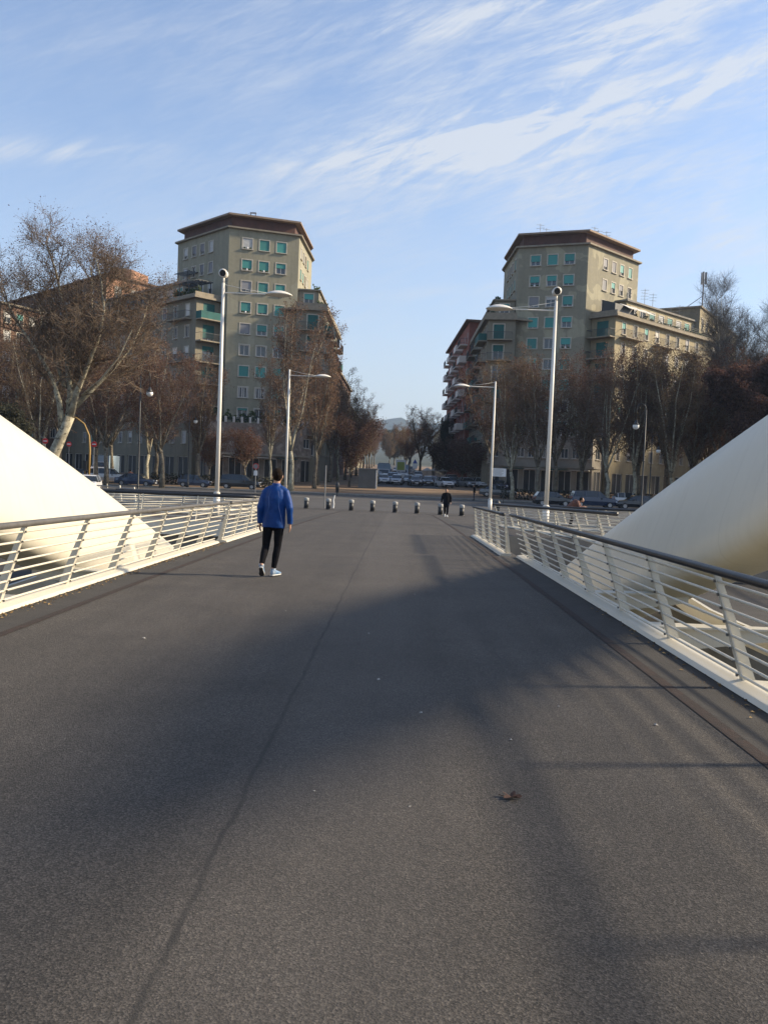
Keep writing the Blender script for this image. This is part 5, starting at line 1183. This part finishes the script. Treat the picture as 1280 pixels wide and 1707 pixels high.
# man in black walking towards the camera (front faces -Y)
J2=dict(head=(0,.03,1.62),neck=(0,.0,1.46),chest=(0,-.01,1.27),waist=(0,0,1.05),hip=(0,0,.92),shL=(-.20,0,1.39),elL=(-.28,-.03,1.13),wrL=(-.27,.06,.90),shR=(.20,0,1.39),elR=(.28,-.05,1.13),wrR=(.29,.0,.89),
 hpL=(-.09,0,.88),knL=(-.09,.12,.50),anL=(-.07,.12,.11),heelL=(-.07,.07,.015),toeL=(-.08,.33,.015),hpR=(.09,0,.88),knR=(.07,.0,.48),anR=(.05,-.22,.16),heelR=(.05,-.25,.12),toeR=(.05,-.03,.015))
figure('person','man in black coat walking towards the camera between the bollards',(2.95,52.3,zd(52.3)+.01),math.pi,rig(J2,'black','black','sole','sole',.013,fat=1.08,loose=1.15))
J3=dict(J2); J3.update(anL=(-.09,.0,.1),knL=(-.09,.03,.5),heelL=(-.09,-.05,.015),toeL=(-.1,.2,.015),anR=(.09,0,.1),knR=(.09,.03,.5),heelR=(.09,-.05,.015),toeR=(.1,.2,.015))
figure('person','dark clothed person standing at the right kerb of the square',(8.35,94.5,-1.03),math.pi*.5,rig(J3,'black','denim','black','soled',.016,fat=1.05))
figure('person','person in dark clothes standing on the pavement left of the tall left lamp',(-30.4,96.8,-.9),.5,rig(J3,'browncl','denim','black','soled',.016))
J4=dict(head=(0,.50,1.36),neck=(0,.36,1.27),chest=(0,.22,1.16),waist=(0,.06,1.02),hip=(0,-.02,.90),shL=(-.19,.32,1.24),elL=(-.25,.42,1.00),wrL=(-.12,.62,1.03),shR=(.19,.32,1.24),elR=(.25,.42,1.0),wrR=(.12,.62,1.03),
 hpL=(-.09,-.02,.86),knL=(-.1,.06,.47),anL=(-.1,-.05,.1),heelL=(-.1,-.1,.015),toeL=(-.11,.15,.015),hpR=(.09,-.02,.86),knR=(.1,.1,.48),anR=(.1,.05,.1),heelR=(.1,0,.015),toeR=(.11,.25,.015))
figure('person','hunched person in red brown jacket leaning on the railing by the right lamp post',(8.35,41.5,zd(41.5)),-1.9,rig(J4,'browncl','black','black','soled',.013,fat=1.2))
# ------------------------------------------------------------------ small litter
b=MB(); r=random.Random(9)
# curled plane leaf on the deck: five lobes around a midrib
cen=Vector((0,0,.012)); n=20; ring=[]
for i in range(n):
    a=2*math.pi*i/n; lob=.028+.034*abs(math.cos(a*2.5))**1.5; ring.append((lob*math.cos(a)*1.15,lob*math.sin(a),.012+.03*abs(math.sin(a*1.5+.4))*lob/.06))
b.add([cen]+ring,[(0,i+1,(i+1)%n+1) for i in range(n)],'bleaf'); b.tube([(0,0,.012),(-.05,.01,.014),(-.085,.02,.02)],.0022,'bleaf',5)
k=len(ring); b.add([(p[0]*.98,p[1]*.98,p[2]-.002) for p in [cen]+[Vector(q) for q in ring]],[(0,(i+1)%n+1,i+1) for i in range(n)],'bleaf')
lf=tag(b.build('dry_leaf'),'curled brown leaf lying alone on the asphalt at lower right','leaf'); lf.location=(.65,4.38,zd(4.4)); lf.scale=(.78,.78,.7)
b=MB(); b.add([(-.014,-.008,.002),(.012,-.010,.004),(.016,.006,.009),(-.004,.011,.005),(0,0,.014)],[(0,1,4),(1,2,4),(2,3,4),(3,0,4)],'scrap'); sm=b.mesh('scrap')
for i,(x,y) in enumerate([(-.25,9.0),(-.1,6.9),(.22,5.95),(1.25,6.3),(-.37,4.35),(.12,4.2),(.78,5.4),(-1.3,10.3),(-3.35,6.3),(-2.4,8.2),(1.55,2.75),(1.85,5.9),(1.9,4.1),(-1.4,2.7),(.3,12.4),(-2.6,4.4)]):
    o=link('paper_scrap',sm,None,(x,y,zd(y)+.001),r.uniform(0,6)); k=r.uniform(.45,1.0)*(1.2 if y>5 else .7); o.scale=(k,k,k); tag(o,'tiny white scrap lying on the asphalt','scrap','tiny white scraps on the deck')
def litter(name,x0,x1,y0,y1,n,seed):
    b=MB(); r=random.Random(seed)
    for i in range(n):
        y=r.uniform(y0,y1); x=x0+(x1-x0)*abs(r.gauss(0,.4)); c=Vector((x,y,zd(y)+.012)); e=Vector((r.gauss(0,1),r.gauss(0,1),r.gauss(0,.3))).normalized(); f_=Vector((-e.y,e.x,r.uniform(-.3,.3))).normalized(); s1=r.uniform(.008,.024)
        b.add([c-f_*s1,c-e*s1*.7+Vector((0,0,.006)),c+f_*s1,c+e*s1*.7+Vector((0,0,.004))],[(0,1,2,3)],'lit1')
    tag(b.build(name),'dry leaf crumbs gathered along the railing foot','leaf litter',kind='stuff')
litter('leaf_litter',-4.27,-4.05,5,22,900,1); litter('leaf_litter',2.82,2.62,3,12,160,2)
# ------------------------------------------------------------------ haze
b=MB(); b.box((0,1160,92),(3100,3780,212),'dark'); hm=bpy.data.materials.new('haze air'); hm.use_nodes=True; nt=hm.node_tree; nt.nodes.clear()
pv_=nt.nodes.new('ShaderNodeVolumePrincipled'); pv_.inputs['Color'].default_value=(.50,.70,1,1); pv_.inputs['Density'].default_value=.00017; pv_.inputs['Anisotropy'].default_value=.2
oo=nt.nodes.new('ShaderNodeOutputMaterial'); nt.links.new(pv_.outputs[0],oo.inputs['Volume'])
me=b.mesh('haze'); me.materials.clear(); me.materials.append(hm); tag(link('haze',me),kind='stuff')
sc.cycles.volume_bounces=0
